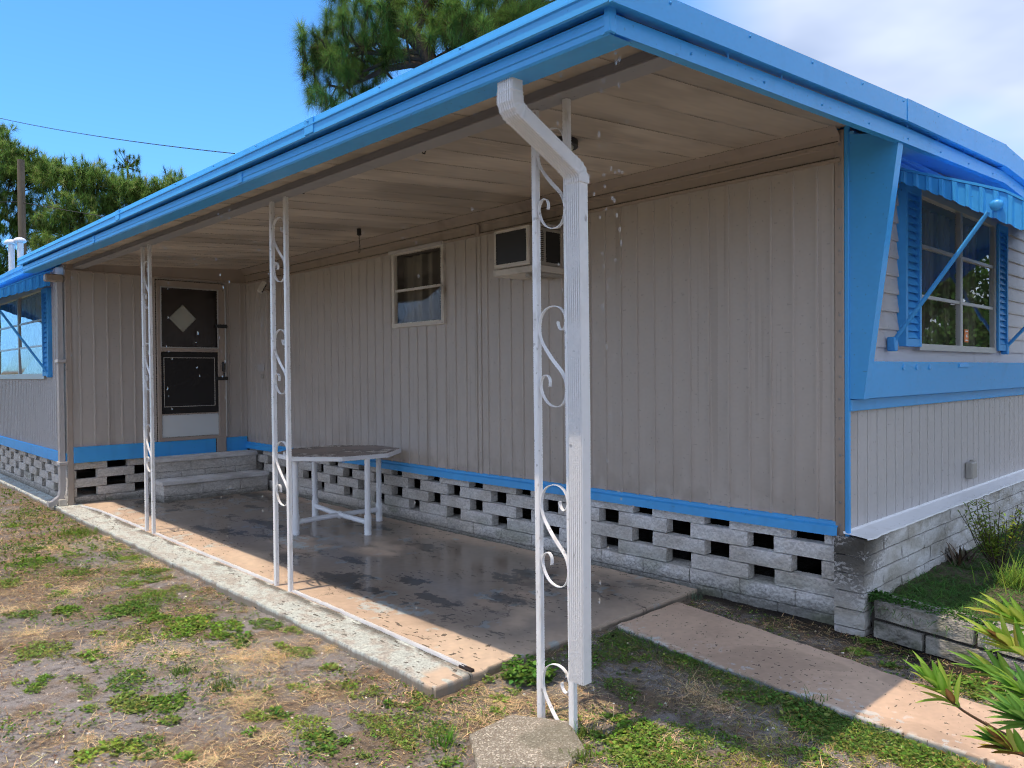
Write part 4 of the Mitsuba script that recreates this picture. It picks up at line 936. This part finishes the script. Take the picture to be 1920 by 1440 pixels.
STRAW= [(-2.11, -2.81, 0.24), (-1.61, -3.03, 0.18), (-1.68, -3.67, 0.06), (-4.06, -3.53, 0.14), (-0.75, -2.12, 0.21), (-0.7, -2.31, 0.12), (-4.7, -2.43, 0.18), (-4.28, -3.09, 0.2), (-3.43, -3.53, 0.16), (-2.77, -3.24, 0.19), (-2.4, -3.05, 0.18), (-2.04, -2.63, 0.15), (-1.44, -2.73, 0.11), (-1.12, -3.36, 0.11), (-0.49, -2.02, 0.15), (-0.34, -1.94, 0.12), (0.04, -1.48, 0.12), (-0.14, -1.41, 0.13), (-0.59, -1.77, 0.11), (-6.1, -2.37, 0.21), (-5.7, -2.3, 0.25), (-5.96, -2.86, 0.3), (-2.87, -2.06, 0.15), (-2.19, -2.28, 0.13), (-1.91, -2.37, 0.09), (0.08, -1.95, 0.13), (-1.37, -3.48, 0.13), (-1.14, -3.12, 0.09)]
# ------------------------------------------------------------------ weeds, straw, pebbles
W_, S_ = Leaves(), Leaves()
GREEN = np.array([(.20, .34, .06), (.15, .28, .05), (.26, .37, .07), (.13, .24, .055), (.22, .31, .08)])
for cx, cy, r in WEEDS:
    r = max(r, .04) * 1.5; n = int(11000 * r * r * 3.14) + 30
    a = rng.uniform(0, 2 * np.pi, n); q = r * np.sqrt(rng.uniform(0, 1, n)); x, y = cx + q * np.cos(a) * 1.2, cy + q * np.sin(a) * .8
    pp = np.stack([x, y, x * 0], 1); dn = .6 * meshkit.fbm(pp * 7, 3, 61) + .4 * meshkit.fbm(pp * 24, 2, 62)
    ok = free(x, y) & (dn + .34 * (.62 - q / r) > .47 + rng.uniform(-.05, .05, n)); x, y, q = x[ok], y[ok], q[ok]; n = len(x)
    if n < 3: continue
    z = ground_z(x, y); h = rng.uniform(.001, .020, n) * np.clip(1.3 - q / r, .2, 1)
    t = rng.uniform(0, 2 * np.pi, n); d = unit(np.stack([np.cos(t), np.sin(t), rng.uniform(-.1, .55, n)], 1)); up = unit(rng.normal(0, .38, (n, 3)) + [0, 0, 1])
    g = GREEN[int(abs(cx * 97 + cy * 53)) % len(GREEN)]; mixc = rng.uniform(0, 1, (n, 1)) < .2
    L_ = rng.uniform(.008, .022, n) * rng.choice([.8, 1.0, 1.35]); col = np.where(mixc, tint(n, (.30, .31, .09), .3, .12), tint(n, g, .35, .10))
    W_.leaves(np.stack([x, y, z + h], 1), d, up, L_, L_ * rng.uniform(.35, .7, n), col)
    k = n // 4; j = rng.integers(0, n, k); t = rng.uniform(0, 2 * np.pi, k); d = unit(np.stack([np.cos(t) * .9, np.sin(t) * .9, np.ones(k) * .8], 1))
    W_.blades(np.stack([x[j], y[j], z[j]], 1), d, rng.uniform(.025, .065, k), .003, .4, tint(k, g * 1.1 + [.05, .04, .01], .35, .14), 2)
# sparse little seedlings everywhere
n = 26000; x, y = rng.uniform(-8.5, 1.6, n), rng.uniform(-4.4, -.1, n); p = np.stack([x, y, x * 0], 1)
ok = free(x, y) & seen(x, y) & (meshkit.fbm(p * 1.6, 3, 21) > .50); x, y = x[ok], y[ok]; n = len(x); z = ground_z(x, y)
for _ in range(3):
    t = rng.uniform(0, 2 * np.pi, n); d = unit(np.stack([np.cos(t), np.sin(t), rng.uniform(0, .6, n)], 1)); L_ = rng.uniform(.008, .022, n)
    W_.leaves(np.stack([x + rng.normal(0, .012, n), y + rng.normal(0, .012, n), z + rng.uniform(0, .02, n)], 1), d, unit(rng.normal(0, .4, (n, 3)) + [0, 0, 1]), L_, L_ * .5, tint(n, (.15, .25, .05), .4, .16))
n = 3400; t = rng.uniform(0, 1, n); x = -.95 + 1.9 * t; y = -1.10 - .13 * x + .04 * x * x - np.abs(rng.normal(0, .11, n)); ok = free(x, y); x, y = x[ok], y[ok]; n = len(x); t = rng.uniform(0, 2 * np.pi, n)
W_.blades(np.stack([x, y, ground_z(x, y)], 1), unit(np.stack([np.cos(t) * .8, np.sin(t) * .8, rng.uniform(.4, 1.2, n)], 1)), rng.uniform(.03, .09, n), .0035, rng.uniform(.2, .7, n), tint(n, (.12, .22, .06), .35, .14), 2)
n = 5000; x, y = rng.uniform(.1, 1.45, n), rng.uniform(-2.2, -1.2, n); ok = free(x, y) & (meshkit.fbm(np.stack([x, y, x * 0], 1) * 4, 3, 71) > .44); x, y = x[ok], y[ok]; n = len(x); t = rng.uniform(0, 2 * np.pi, n)
W_.blades(np.stack([x, y, ground_z(x, y)], 1), unit(np.stack([np.cos(t) * .9, np.sin(t) * .9, rng.uniform(.3, 1.0, n)], 1)), rng.uniform(.02, .06, n), .003, rng.uniform(.2, .7, n), tint(n, (.33, .38, .07), .3, .14), 2)
# far strip of greener lawn to the left
n = 9000; x, y = rng.uniform(-14, -5, n), rng.uniform(-5.5, -2.4, n); ok = free(x, y) & seen(x, y) & (meshkit.fbm(np.stack([x, y, x * 0], 1) * 1.5, 3, 33) > .46); x, y = x[ok], y[ok]; n = len(x)
t = rng.uniform(0, 2 * np.pi, n); d = unit(np.stack([np.cos(t), np.sin(t), rng.uniform(.2, 1, n)], 1)); W_.leaves(np.stack([x, y, ground_z(x, y) + rng.uniform(0, .03, n)], 1), d, unit(rng.normal(0, .4, (n, 3)) + [0, 0, 1]), rng.uniform(.02, .05, n), .016, tint(n, (.12, .20, .035), .3, .14))
k = W_.build('weeds', B['leaf']); tag(k, 'low green weeds creeping over the sandy yard', 'weeds', None, 'stuff')

def straw(x, y, lo, hi, col, lift=.22):
    n = len(x); t = rng.uniform(0, 2 * np.pi, n); d = unit(np.stack([np.cos(t), np.sin(t), np.abs(rng.normal(0, lift, n))], 1))
    S_.blades(np.stack([x, y, ground_z(x, y) + rng.uniform(0, .008, n)], 1), d, rng.uniform(lo, hi, n), rng.uniform(.0016, .0036, n), rng.uniform(.0, .35, n), tint(n, col, .28, .08), 2)
for cx, cy, r in STRAW:
    r *= 1.25; n = int(3000 * r * r * 3.14) + 30; a = rng.uniform(0, 2 * np.pi, n); q = r * np.abs(rng.normal(0, .75, n)); x, y = cx + q * np.cos(a), cy + q * np.sin(a) * .8
    ok = free(x, y); straw(x[ok], y[ok], .03, .12, (.62, .47, .27))
n = 230000; x, y = rng.uniform(-9, 1.7, n), rng.uniform(-4.5, -.05, n); dns = .62 * meshkit.fbm(np.stack([x, y, x * 0], 1) * 1.7, 4, 41) + .38 * meshkit.fbm(np.stack([x, y, x * 0], 1) * 11, 3, 42)
ok = free(x, y) & seen(x, y) & (dns > rng.uniform(.40, .64, n)); x, y = x[ok], y[ok]; h = rng.uniform(0, 1, len(x)) < .42
u_ = rng.uniform(0, 1, len(x)); straw(x[h & (u_ < .5)], y[h & (u_ < .5)], .03, .10, (.74, .54, .30), .25); straw(x[h & (u_ >= .5)], y[h & (u_ >= .5)], .02, .08, (.50, .33, .14), .35)
straw(x[~h & (u_ < .55)], y[~h & (u_ < .55)], .015, .05, (.24, .13, .07), .55); straw(x[~h & (u_ >= .55)], y[~h & (u_ >= .55)], .012, .045, (.10, .075, .05), .4)
n = 5000; x, y = rng.uniform(.3, 1.5, n), rng.uniform(-2.3, -1.2, n); ok = free(x, y); straw(x[ok], y[ok], .012, .04, (.42, .40, .10), .8)
n = 2600; x, y = rng.uniform(-1, .3, n), rng.uniform(-1.7, -.95, n); ok = free(x, y); straw(x[ok], y[ok], .04, .13, (.16, .13, .075), .35)
n = 1800; x, y = rng.uniform(-1.0, .8, n), rng.uniform(-.5, -.03, n); ok = free(x, y); straw(x[ok], y[ok], .02, .07, (.055, .042, .03), .25)
k = S_.build('dry_grass', B['straw']); tag(k, 'dry tan straw and dead grass scattered over the yard', 'dry grass', None, 'stuff')

def pebbles(n, xr, yr, lo, hi, col, name, lab):
    x, y = rng.uniform(*xr, n), rng.uniform(*yr, n); ok = free(x, y) & seen(x, y); x, y = x[ok], y[ok]; s_ = trimesh.creation.icosphere(0, 1.0); m = M(); n = len(x)
    z = ground_z(x, y); sc_ = rng.uniform(lo, hi, (n, 1)) * rng.uniform(.6, 1.3, (n, 3)) * [1, 1, .6]
    v = s_.vertices[None] * sc_[:, None] * rng.uniform(.8, 1.2, (n, 12, 1)) + np.stack([x, y, z + sc_[:, 2] * .3], 1)[:, None]
    f = s_.faces[None] + np.arange(n)[:, None, None] * 12
    scene[numbered(name)] = ply((v.reshape(-1, 3), f.reshape(-1, 3)), B['pebble'], False, color=np.repeat(tint(n, col, .25, .06), 12, 0)); tag(name, lab, 'pebbles', None, 'stuff')
pebbles(900, (-4, 1.3), (-4.2, -.05), .003, .009, (.66, .63, .57), 'shell_bits', 'small white shell bits scattered on the sand')
pebbles(6000, (-5, 1.3), (-4.3, -.05), .0015, .0045, (.25, .22, .20), 'gravel', 'fine dark gravel on the sand')

# grass tufts and weeds that stand out singly
def tuft(x, y, n, h, col, lab, name='grass_tuft', spread=.035, z=None, wid=.004, cat='grass tuft'):
    L_ = Leaves(); b = np.stack([x + rng.normal(0, spread, n), y + rng.normal(0, spread, n)], 1); zz = ground_z(b[:, 0], b[:, 1]) if z is None else np.full(n, z)
    t = rng.uniform(0, 2 * np.pi, n); d = unit(np.stack([np.cos(t) * .5, np.sin(t) * .5, rng.uniform(.6, 1.3, n)], 1))
    L_.blades(np.c_[b, zz - .005], d, rng.uniform(.5, 1, n) * h, wid, rng.uniform(.1, .5, n), tint(n, col, .25, .12), 3); tag(L_.build(name, B['leaf']), lab, cat)
tuft(-2.135, -3.117, 130, .085, (.10, .19, .035), 'fine green grass tuft in the sand, centre left foreground')
tuft(-1.804, -3.03, 150, .085, (.09, .17, .03), 'fine green grass tuft just right of the other foreground tuft')
tuft(-.60, -2.60, 60, .15, (.11, .24, .035), 'tall bright grass tuft at the left edge of the stepping stone', spread=.03, wid=.006)
tuft(-.27, -2.09, 110, .12, (.15, .22, .05), 'grass tuft at the foot of the nearest post', spread=.035, wid=.005)
tuft(-.10, -2.28, 80, .10, (.15, .22, .05), 'grass tuft at the right corner of the stepping stone', spread=.03, wid=.005)
tuft(-6.5, -2.53, 200, .14, (.16, .25, .04), 'bushy grass tuft on the far left near the slab edge', spread=.10, wid=.006)
tuft(-.97, -.12, 40, .13, (.12, .19, .12), 'grey-green grass tuft where slab and walkway meet', spread=.03, wid=.004)
tuft(.33, -1.15, 26, .15, (.12, .22, .05), 'grass blades leaning over the walkway edge', spread=.03, wid=.007)
L_ = Leaves(); n = 520; a = rng.uniform(0, 6.28, n); q = .17 * np.sqrt(rng.uniform(0, 1, n)); x, y = -.83 + q * np.cos(a) * .8, -1.85 + q * np.sin(a) * .8; ok = free(x, y); x, y = x[ok], y[ok]; n = len(x); t = rng.uniform(0, 6.28, n)
Ln = rng.uniform(.02, .04, n); L_.leaves(np.stack([x, y, ground_z(x, y) + rng.uniform(.01, .07, n)], 1), unit(np.stack([np.cos(t), np.sin(t), rng.uniform(-.2, .5, n)], 1)), unit(rng.normal(0, .35, (n, 3)) + [0, 0, 1]), Ln, Ln * .62, tint(n, (.12, .24, .05), .3, .12))
tag(L_.build('broadleaf_weed', B['leaf']), 'bright broad-leaved weed at the near corner of the slab', 'weed')

# planting bed: grass, small shrub, dead stems
L_ = Leaves(); n = 42000; x, y = rng.uniform(.14, 2.2, n), -.4 + 4.2 * rng.uniform(0, 1, n) ** 1.5; ok = (y > og[1] + (x - og[0]) * -.19 + .03) & ((meshkit.fbm(np.stack([x, y, x * 0], 1) * 2.5, 3, 51) > .27)); x, y = x[ok], y[ok]; n = len(x); t = rng.uniform(0, 6.28, n)
L_.blades(np.stack([x, y, np.full(n, .165)], 1), unit(np.stack([np.cos(t), np.sin(t) - .2, rng.uniform(.15, .9, n)], 1)), rng.uniform(.06, .17, n), .0045, rng.uniform(.3, .9, n), tint(n, (.095, .20, .055), .35, .14), 3)
n = 2000; x = .14 + .66 * rng.uniform(0, 1, n) ** 1.6; y = og[1] + (x - og[0]) * -.19 + .01 + .13 * rng.uniform(0, 1, n) ** .8; t = rng.uniform(0, 6.28, n)
L_.leaves(np.stack([x, y, .20 + rng.uniform(-.02, .03, n)], 1), unit(np.stack([np.cos(t), np.sin(t), rng.normal(0, .3, n)], 1)), unit(rng.normal(0, .5, (n, 3)) + [0, -.3, 1]), rng.uniform(.01, .022, n), .009, tint(n, (.06, .14, .035), .3, .1))
tag(L_.build('bed_grass', B['leaf']), 'dark green grass covering the raised planting bed', 'grass', None, 'stuff')
SH = thing('small_shrub', 'small yellow-green shrub with dry twigs in the planting bed', 'shrub')
Lf, m = Leaves(), M(); b0 = np.array([.47, 1.25, .16])
for k in range(38):
    a = rng.uniform(0, 6.28); d = unit(np.array([math.cos(a) * rng.uniform(.2, .7), math.sin(a) * rng.uniform(.2, .7), 1])); L1 = rng.uniform(.25, .52); t = np.linspace(0, 1, 5)[:, None]; p = b0 + d * L1 * t + rng.normal(0, .008, (5, 3)); m.tube(p, [.005, .004, .003, .0025, .002], 5)
    n = 40 if k % 3 else 5; s = rng.uniform(.45, 1, n)[:, None]; t2 = rng.uniform(0, 6.28, n); Lf.leaves(b0 + d * L1 * s + rng.normal(0, .012, (n, 3)), unit(np.stack([np.cos(t2), np.sin(t2), rng.uniform(0, 1, n)], 1)), unit(rng.normal(0, .4, (n, 3)) + [0, 0, 1]), rng.uniform(.02, .04, n), .010, tint(n, (.20, .27, .045), .25, .12))
m.build('stem', B['bark'], SH); Lf.build('foliage', B['leaf'], SH)
tuft(.66, .98, 210, .30, (.24, .38, .07), 'light green grass clump beside the small shrub in the bed', 'grass_clump', .07, .17, .007)
tuft(.98, .62, 160, .22, (.22, .36, .07), 'light green grass clump at the front of the bed behind the oleander', 'grass_clump', .07, .17, .007)
k = Leaves(); n = 34; t = rng.uniform(0, 6.28, n); k.blades(np.c_[.2 + rng.normal(0, .03, n), 1.42 + rng.normal(0, .06, n), np.full(n, .16)], unit(np.stack([np.cos(t) * .6, np.sin(t) * .6, np.ones(n)], 1)), rng.uniform(.12, .3, n), .022, .3, tint(n, (.13, .10, .075), .25, .1), 4); tag(k.build('dead_plant', B['straw']), 'withered brown dead plant by the block skirting in the bed', 'plant')

# oleander reaching in from the right
OL = thing('oleander_bush', 'oleander with long pointed leaves leaning in from the right edge', 'bush')
root = np.array([1.86, -1.55, -.03])
def o_leaf(p, d, up, L1, W1, col):
    n = 9; t = np.linspace(0, 1, n); d = unit(d); side = unit(np.cross(d, up)); nv = np.cross(side, d)
    w = W1 * np.sin(np.pi * t ** .8) ** .85 * .5; bend_ = rng.uniform(.0, .22) * L1; c = p + d * (L1 * t)[:, None] - nv * (bend_ * t ** 2)[:, None]
    v = np.vstack([c - side * w[:, None] + nv * (w * .35)[:, None], c, c + side * w[:, None] + nv * (w * .35)[:, None]]); i = np.arange(n - 1)
    return v, np.vstack([np.stack([i, i + 1, i + n + 1, i + n], 1), np.stack([i + n, i + n + 1, i + 2 * n + 1, i + 2 * n], 1)]), np.vstack([np.tile(col, (n, 1)), np.tile(np.minimum(np.array(col) * 1.5 + .03, .6), (n, 1)), np.tile(col, (n, 1))])
def o_branch(pts, nl, cols, Lr=(.10, .155), young=False, spread=1.0, rad=.006):
    pts = np.array(pts); m = M(); t = np.linspace(0, 1, 20); s = np.linspace(0, 1, len(pts)); p = np.stack([np.interp(t, s, pts[:, q]) for q in range(3)], 1); p[1:-1] = (p[:-2] + p[1:-1] + p[2:]) / 3
    m.tube(p, np.linspace(rad * .5, rad * 1.4, 20), 8); m.build('stem', B['stem_young' if young else 'stem_old'], OL, 50)
    tip = p[0]; ax = unit(p[0] - p[3])
    for k in range(nl):
        h = (k / nl) ** 1.2; i = h * 5.0; base = p[int(i)] + (p[int(i) + 1] - p[int(i)]) * (i - int(i))
        a = k * 2.4 + rng.uniform(-.3, .3); u = unit(np.cross(ax, [0, 0, 1.0])); w = np.cross(u, ax); ang = (.22 + .48 * h) * spread * rng.uniform(.8, 1.3)
        d = ax * math.cos(ang) + (u * math.cos(a) + w * math.sin(a)) * math.sin(ang) + np.array([0, 0, .30])
        col = cols[rng.integers(len(cols))]; col = np.array(col) * rng.uniform(.8, 1.2)
        up = unit(ax * .6 + np.array([0, 0, .8]))
        v, f, c_ = o_leaf(base, d, up, rng.uniform(*Lr), rng.uniform(.019, .028), col)
        key = numbered(OL + '__leaf'); q = M(); q.add(v, f); scene[key] = ply(q.mesh(), B['gloss_leaf'], True, color=np.clip(c_, 0, 1))
mat('stem_young', pr((.36, .36, .07), .5, .4)); mat('stem_old', pr((.13, .075, .045), .7, .3))
YG = [(.26, .46, .06), (.34, .52, .07), (.20, .40, .05), (.40, .52, .08)]; DG = [(.10, .24, .05), (.13, .28, .05), (.16, .31, .055)]; BR = [(.30, .21, .04), (.22, .11, .04), (.38, .32, .06)]
o_branch([(1.172, -2.15, .60), (1.222, -2.098, .535), (1.297, -2.019, .471), (1.40, -1.915, .40), root], 22, YG * 7 + BR, (.085, .135), False, 1.25, .005)
o_branch([(1.287, -1.952, .712), (1.348, -1.889, .663), (1.43, -1.805, .606), root + [-.1, 0, .3], root], 20, YG * 3 + BR, (.09, .14), True)
o_branch([(1.304, -1.861, .759), (1.346, -1.817, .734), (1.425, -1.735, .667), root + [-.1, .06, .3], root], 16, YG * 4 + BR, (.10, .155), True)
o_branch([(1.26, -1.983, .621), (1.315, -1.925, .594), (1.415, -1.821, .558), root + [-.1, 0, .25], root], 15, YG + DG * 2, (.09, .14), True)
o_branch([(1.386, -2.142, .57), (1.431, -2.095, .54), (1.502, -2.021, .51), root + [-.1, -.1, .2], root], 22, DG, (.09, .14), False)
o_branch([(1.36, -2.03, .60), (1.42, -1.98, .57), (1.50, -1.9, .52), root + [-.1, -.04, .2], root], 18, DG + YG, (.09, .14), False)
o_branch([(1.323, -2.10, .46), (1.375, -2.04, .43), (1.449, -1.96, .38), root + [-.1, -.1, .15], root], 20, DG + YG + BR, (.08, .125), False)

# ------------------------------------------------------------------ falling water drops
m = M(); s_ = trimesh.creation.icosphere(1, 1.0)
for x, n in ((.30, 22), (.24, 26), (.18, 10), (.05, 14), (-.42, 8), (-.87, 10), (-1.27, 7), (-2.4, 12), (-2.93, 22), (-3.38, 12), (-3.96, 20), (-6.55, 16)):
    for k in range(n):
        r = rng.uniform(.0024, .0046); z = 2.66 - 2.5 * rng.uniform(0, 1) ** 1.3
        m.add(s_.vertices * r * [1, 1, rng.uniform(1, 3.2)] + [x + rng.normal(0, .014), -2.52 + rng.normal(0, .02), z], s_.faces)
k = m.build('water_drops', B['clear'], None, True); tag(k, 'clear water drops falling from the gutter in loose strings', 'water drops', None, 'stuff')

# ------------------------------------------------------------------ pines
def pine(name, label, group, trunk, r0, limbs, brushes, size, needles, width, dead=.12, sub=3, green=(.17, .29, .07)):
    PT = thing(name, label, 'pine tree', group)
    M().tube(trunk, np.linspace(r0, r0 * .45, len(trunk)), 10).build('trunk', B['bark'], PT, 60)
    for L1 in limbs: M().tube(L1, np.linspace(r0 * .42, r0 * .10, len(L1)), 7).build('limb', B['bark'], PT, 60)
    tw, Lf = M(), Leaves(); node = np.vstack([trunk[len(trunk) // 2:]] + [np.asarray(l) for l in limbs])
    for b in brushes:
        b = np.asarray(b, float); near_ = node[np.argmin(np.linalg.norm(node - b, axis=1))]; mid = (near_ + b) / 2 + rng.normal(0, size * .25, 3)
        tw.tube([near_, mid, b], [size * .075, size * .05, size * .03], 5, False); ax0 = unit(b - near_ + [0, 0, size * .8])
        for s in range(sub):
            o = b + rng.normal(0, size * .45, 3) * (s > 0); ax = unit(ax0 + rng.normal(0, .35, 3) + [0, 0, .35]); n = needles
            d = unit(rng.normal(0, 1, (n, 3)) + ax * .75); st = o - ax * (rng.uniform(0, .55, n) * size)[:, None]
            old = (d @ ax < -.1) & (rng.uniform(0, 1, n) < dead * 4)
            col = tint(n, green, .3, .1) * (1 + .35 * rng.normal()) ; col[old] = tint(old.sum(), (.13, .085, .045), .25, .1)
            Lf.blades(st, d, rng.uniform(.6, 1.0, n) * size, width, rng.uniform(0, .35, n), np.clip(col, .01, .5), 1)
    tw.build('twigs', B['bark'], PT); Lf.build('crown', B['leaf'], PT)
NB = [(-13.82, 4.24, 8.12), (-13.91, 4.16, 8.49), (-12.95, 3.89, 8.65), (-12.45, 3.43, 8.63), (-11.42, 3.5, 8.53), (-12.45, 3.87, 9.21), (-12.2, 4.23, 8.79), (-10.96, 3.94, 8.46), (-11.04, 3.88, 8.73), (-13.14, 5.83, 9.95), (-12.68, 4.79, 8.94), (-11.89, 3.78, 8.23), (-12.66, 3.85, 8.26), (-13.76, 5.04, 8.43), (-13.3, 5.18, 8.15), (-13.33, 4.91, 7.85), (-12.46, 3.85, 7.37), (-12.89, 3.84, 7.65), (-12.25, 5.35, 8.97), (-10.85, 4.11, 7.9), (-11.63, 5.49, 9.44), (-10.63, 5.29, 8.81), (-11.83, 6.7, 9.77), (-9.81, 5.25, 8.68), (-11.52, 6.14, 9.61), (-11.47, 7.03, 9.51), (-9.93, 5.84, 8.96), (-11.19, 7.44, 9.79), (-10.93, 7.62, 9.87), (-8.87, 6.04, 8.76), (-10.11, 7.76, 9.81), (-9.27, 5.54, 8.22), (-10.71, 6.22, 8.78), (-10.79, 5.84, 8.7), (-10.54, 5.08, 8.5)]
more = []
for b in NB:
    more += [tuple(np.array(b) + rng.normal(0, .28, 3) + [0, .25, .12])] + [tuple(np.array(b) + rng.normal(0, .35, 3) + [-.1, .7, .35])] * (b[2] > 8.2)
for k in range(26): more.append((rng.uniform(-13.2, -8.4), rng.uniform(5.2, 8.5), rng.uniform(9.6, 11.6)))
pine('pine_tree', 'tall pine with clumped needles rising behind the blue roof edge', None,
     np.array([(-11.1, 5.9, -.1), (-11.05, 5.9, 4), (-11.2, 5.7, 7.4), (-11.24, 5.63, 8.15), (-11.37, 5.5, 8.5), (-11.53, 5.33, 8.79), (-11.65, 5.21, 9.02), (-11.77, 5.09, 9.37), (-11.6, 5.3, 10.6)]), .24,
     [[(-11.24, 5.63, 8.15), (-11.57, 5.28, 8.21), (-11.96, 4.86, 8.1), (-12.28, 4.53, 7.88), (-12.59, 4.19, 7.71)], [(-11.53, 5.33, 8.79), (-11.81, 5.04, 8.91), (-12.12, 4.71, 8.68), (-12.52, 4.29, 8.51), (-12.75, 4.03, 8.34)], [(-11.33, 5.54, 8.44), (-11.57, 5.29, 8.47), (-11.96, 4.87, 8.45), (-12.28, 4.54, 8.48), (-12.6, 4.2, 8.32)], [(-11.53, 5.33, 8.79), (-11.41, 5.47, 9.13), (-11.34, 5.55, 9.48), (-11.26, 5.65, 10.05)], [(-11.24, 5.63, 8.23), (-11.01, 5.87, 8.44), (-10.86, 6.04, 8.61), (-10.54, 6.38, 8.72)], [(-11.65, 5.21, 9.02), (-11.97, 4.88, 9.25), (-12.21, 4.64, 9.49)], [(-11.33, 5.54, 8.3), (-11.65, 5.2, 8.35), (-11.96, 4.87, 8.25), (-12.28, 4.53, 8.05)]]
     , NB + more, .42, 230, .0085, .14, 4)


def far_pine(label, base, h, cr, n, seed, lobes):
    r = np.random.default_rng(seed); x, y = base; tr = np.array([(x, y, -.1), (x + .2, y, h * .35), (x - .1, y + .1, h * .65), (x + .1, y, h * .9)]); limbs, br = [], []
    for (ox, oy, oz, rad) in lobes:
        c = np.array([x + ox, y + oy, oz]); st = tr[2] + (tr[3] - tr[2]) * r.uniform(-.6, .6); limbs.append(np.array([st, (st + c) / 2 + [0, 0, -.25], c]))
        k = int(1.7 * n * rad * rad); d = unit(r.normal(0, 1, (k, 3)) * [1, 1, .8] + [.25, -.25, .35]); br += list(c + d * rad * r.uniform(.55, 1.05, (k, 1)) * [1, 1, .72])
    pine('pine_tree', label, None, tr, .22, limbs, br, .46, 52, .024, .05, 3, (.24, .41, .11))
far_pine('big pine at the left edge, behind the utility pole', (-43.5, 2.6), 15, 3, 16, 1, [(0, -.2, 13.3, 1.9), (.6, .5, 12.2, 1.8), (1.2, 1.0, 11.4, 2.1), (-.6, -2.2, 12.6, 2.2), (1.4, 2.3, 11.6, 1.5), (.5, .4, 9.2, 2.2), (.2, -1.6, 8.6, 2.0), (1.2, 2.4, 8.9, 1.8), (.8, .5, 6.8, 2.0), (.5, -2, 6.3, 2.0)])
far_pine('sunlit pine between the pole and the roof edge', (-38.8, 6.2), 12.5, 3, 17, 2, [(-.6, -.9, 11.0, 1.3), (.2, .2, 10.7, 1.5), (.9, 1.5, 10.2, 1.5), (0, -.4, 9.2, 1.7), (.8, 1.0, 8.6, 1.7), (-.2, -.9, 7.4, 1.7), (.8, .6, 6.8, 1.7), (.3, -.2, 5.6, 1.8)])
far_pine('flat topped pine beside the roof edge with a stray top shoot', (-36.5, 9.2), 11.5, 3, 17, 3, [(-1.0, -1.1, 10.3, 1.2), (0, 0, 10.4, 1.3), (.9, 1.2, 10.3, 1.2), (1.9, 2.3, 9.9, 1.1), (0, 0, 8.6, 1.6), (1.2, 1.4, 8.4, 1.6), (-.7, -.8, 7.4, 1.5), (.5, .5, 6.2, 1.8)])
TT = thing('young_pine_tree', 'lone thin young pine standing up above the flat pine crown', 'pine tree')
M().tube([(-38.8, 7.9, 10.6), (-38.83, 7.86, 11.7), (-38.84, 7.84, 12.5)], [.07, .05, .03], 6).build('trunk', B['bark'], TT)
Lf = Leaves(); m = M()
for k in range(26):
    a = rng.uniform(0, 6.28); q = np.array([-38.84, 7.84, 12.0 + rng.uniform(-.3, .75)]) + [.62 * math.cos(a) * rng.uniform(.3, 1), .62 * math.sin(a) * rng.uniform(.3, 1), 0]; m.tube([(-38.84, 7.85, 11.9), q], [.018, .008], 4, False)
    d = unit(rng.normal(0, 1, (80, 3)) + [0, 0, .3]); Lf.blades(np.tile(q, (80, 1)), d, rng.uniform(.16, .30, 80), .02, .2, tint(80, (.15, .26, .06), .25, .1), 1)
m.build('limb', B['bark'], TT); Lf.build('crown', B['leaf'], TT)

# utility pole and wires
UP_ = thing('utility_pole', 'weathered wooden utility pole in front of the left pines', 'utility pole')
M().tube([(-33.1, 2.2, -.1), (-33.1, 2.2, 10.05)], [.16, .13], 12).build('pole', B['pole_wood'], UP_, 40)
def wire(a, b, sag, r, lab):
    t = np.linspace(0, 1, 24)[:, None]; p = np.array(a) * (1 - t) + np.array(b) * t; p[:, 2] -= sag * 4 * (t * (1 - t))[:, 0]; k = M().tube(p, r, 5).build('power_line', B['black']); tag(k, lab, 'power line')
wire((-44.3, -.73, 15.2), (-15.63, 3.14, 6.75), .35, .012, 'upper thin power line sloping across the blue sky')
wire((-33.1, 2.12, 8.4), (-25.0, 9.5, 6.6), .1, .014, 'lower power line from the pole to behind the roof')
wire((-33.1, 2.12, 8.4), (-46, -9.5, 9.4), .2, .014, 'power line leaving the pole at the left edge')

# trees beyond the end wall, seen only as reflections in the end window
for k, (x, y, h, s) in enumerate(((5.3, 21, 2.6, 1.7), (7.0, 23, 5.6, 2.3))):
    TR = thing('leafy_tree', ('smaller leafy tree mirrored low in the end window', 'larger leafy tree mirrored behind the smaller one in the end window')[k], 'tree')
    M().tube([(x, y, -.1), (x + .1, y, h * .5), (x, y, h * .8)], [.16, .12, .06], 8).build('trunk', B['bark'], TR, 40)
    n = 7000; d = unit(rng.normal(0, 1, (n, 3))); c = np.array([x, y, h * .72]); lob = np.array([(0, 0, .3), (.6, .2, -.2), (-.5, .4, 0), (.1, -.6, -.1)])[rng.integers(0, 4, n)] * s * .7
    Lf = Leaves(); Lf.leaves(c + lob + d * s * .6 * rng.uniform(.5, 1, (n, 1)), unit(rng.normal(0, 1, (n, 3))), unit(rng.normal(0, 1, (n, 3))), .2, .1, tint(n, (.07, .14, .035), .3, .12)); Lf.build('crown', B['leaf'], TR)
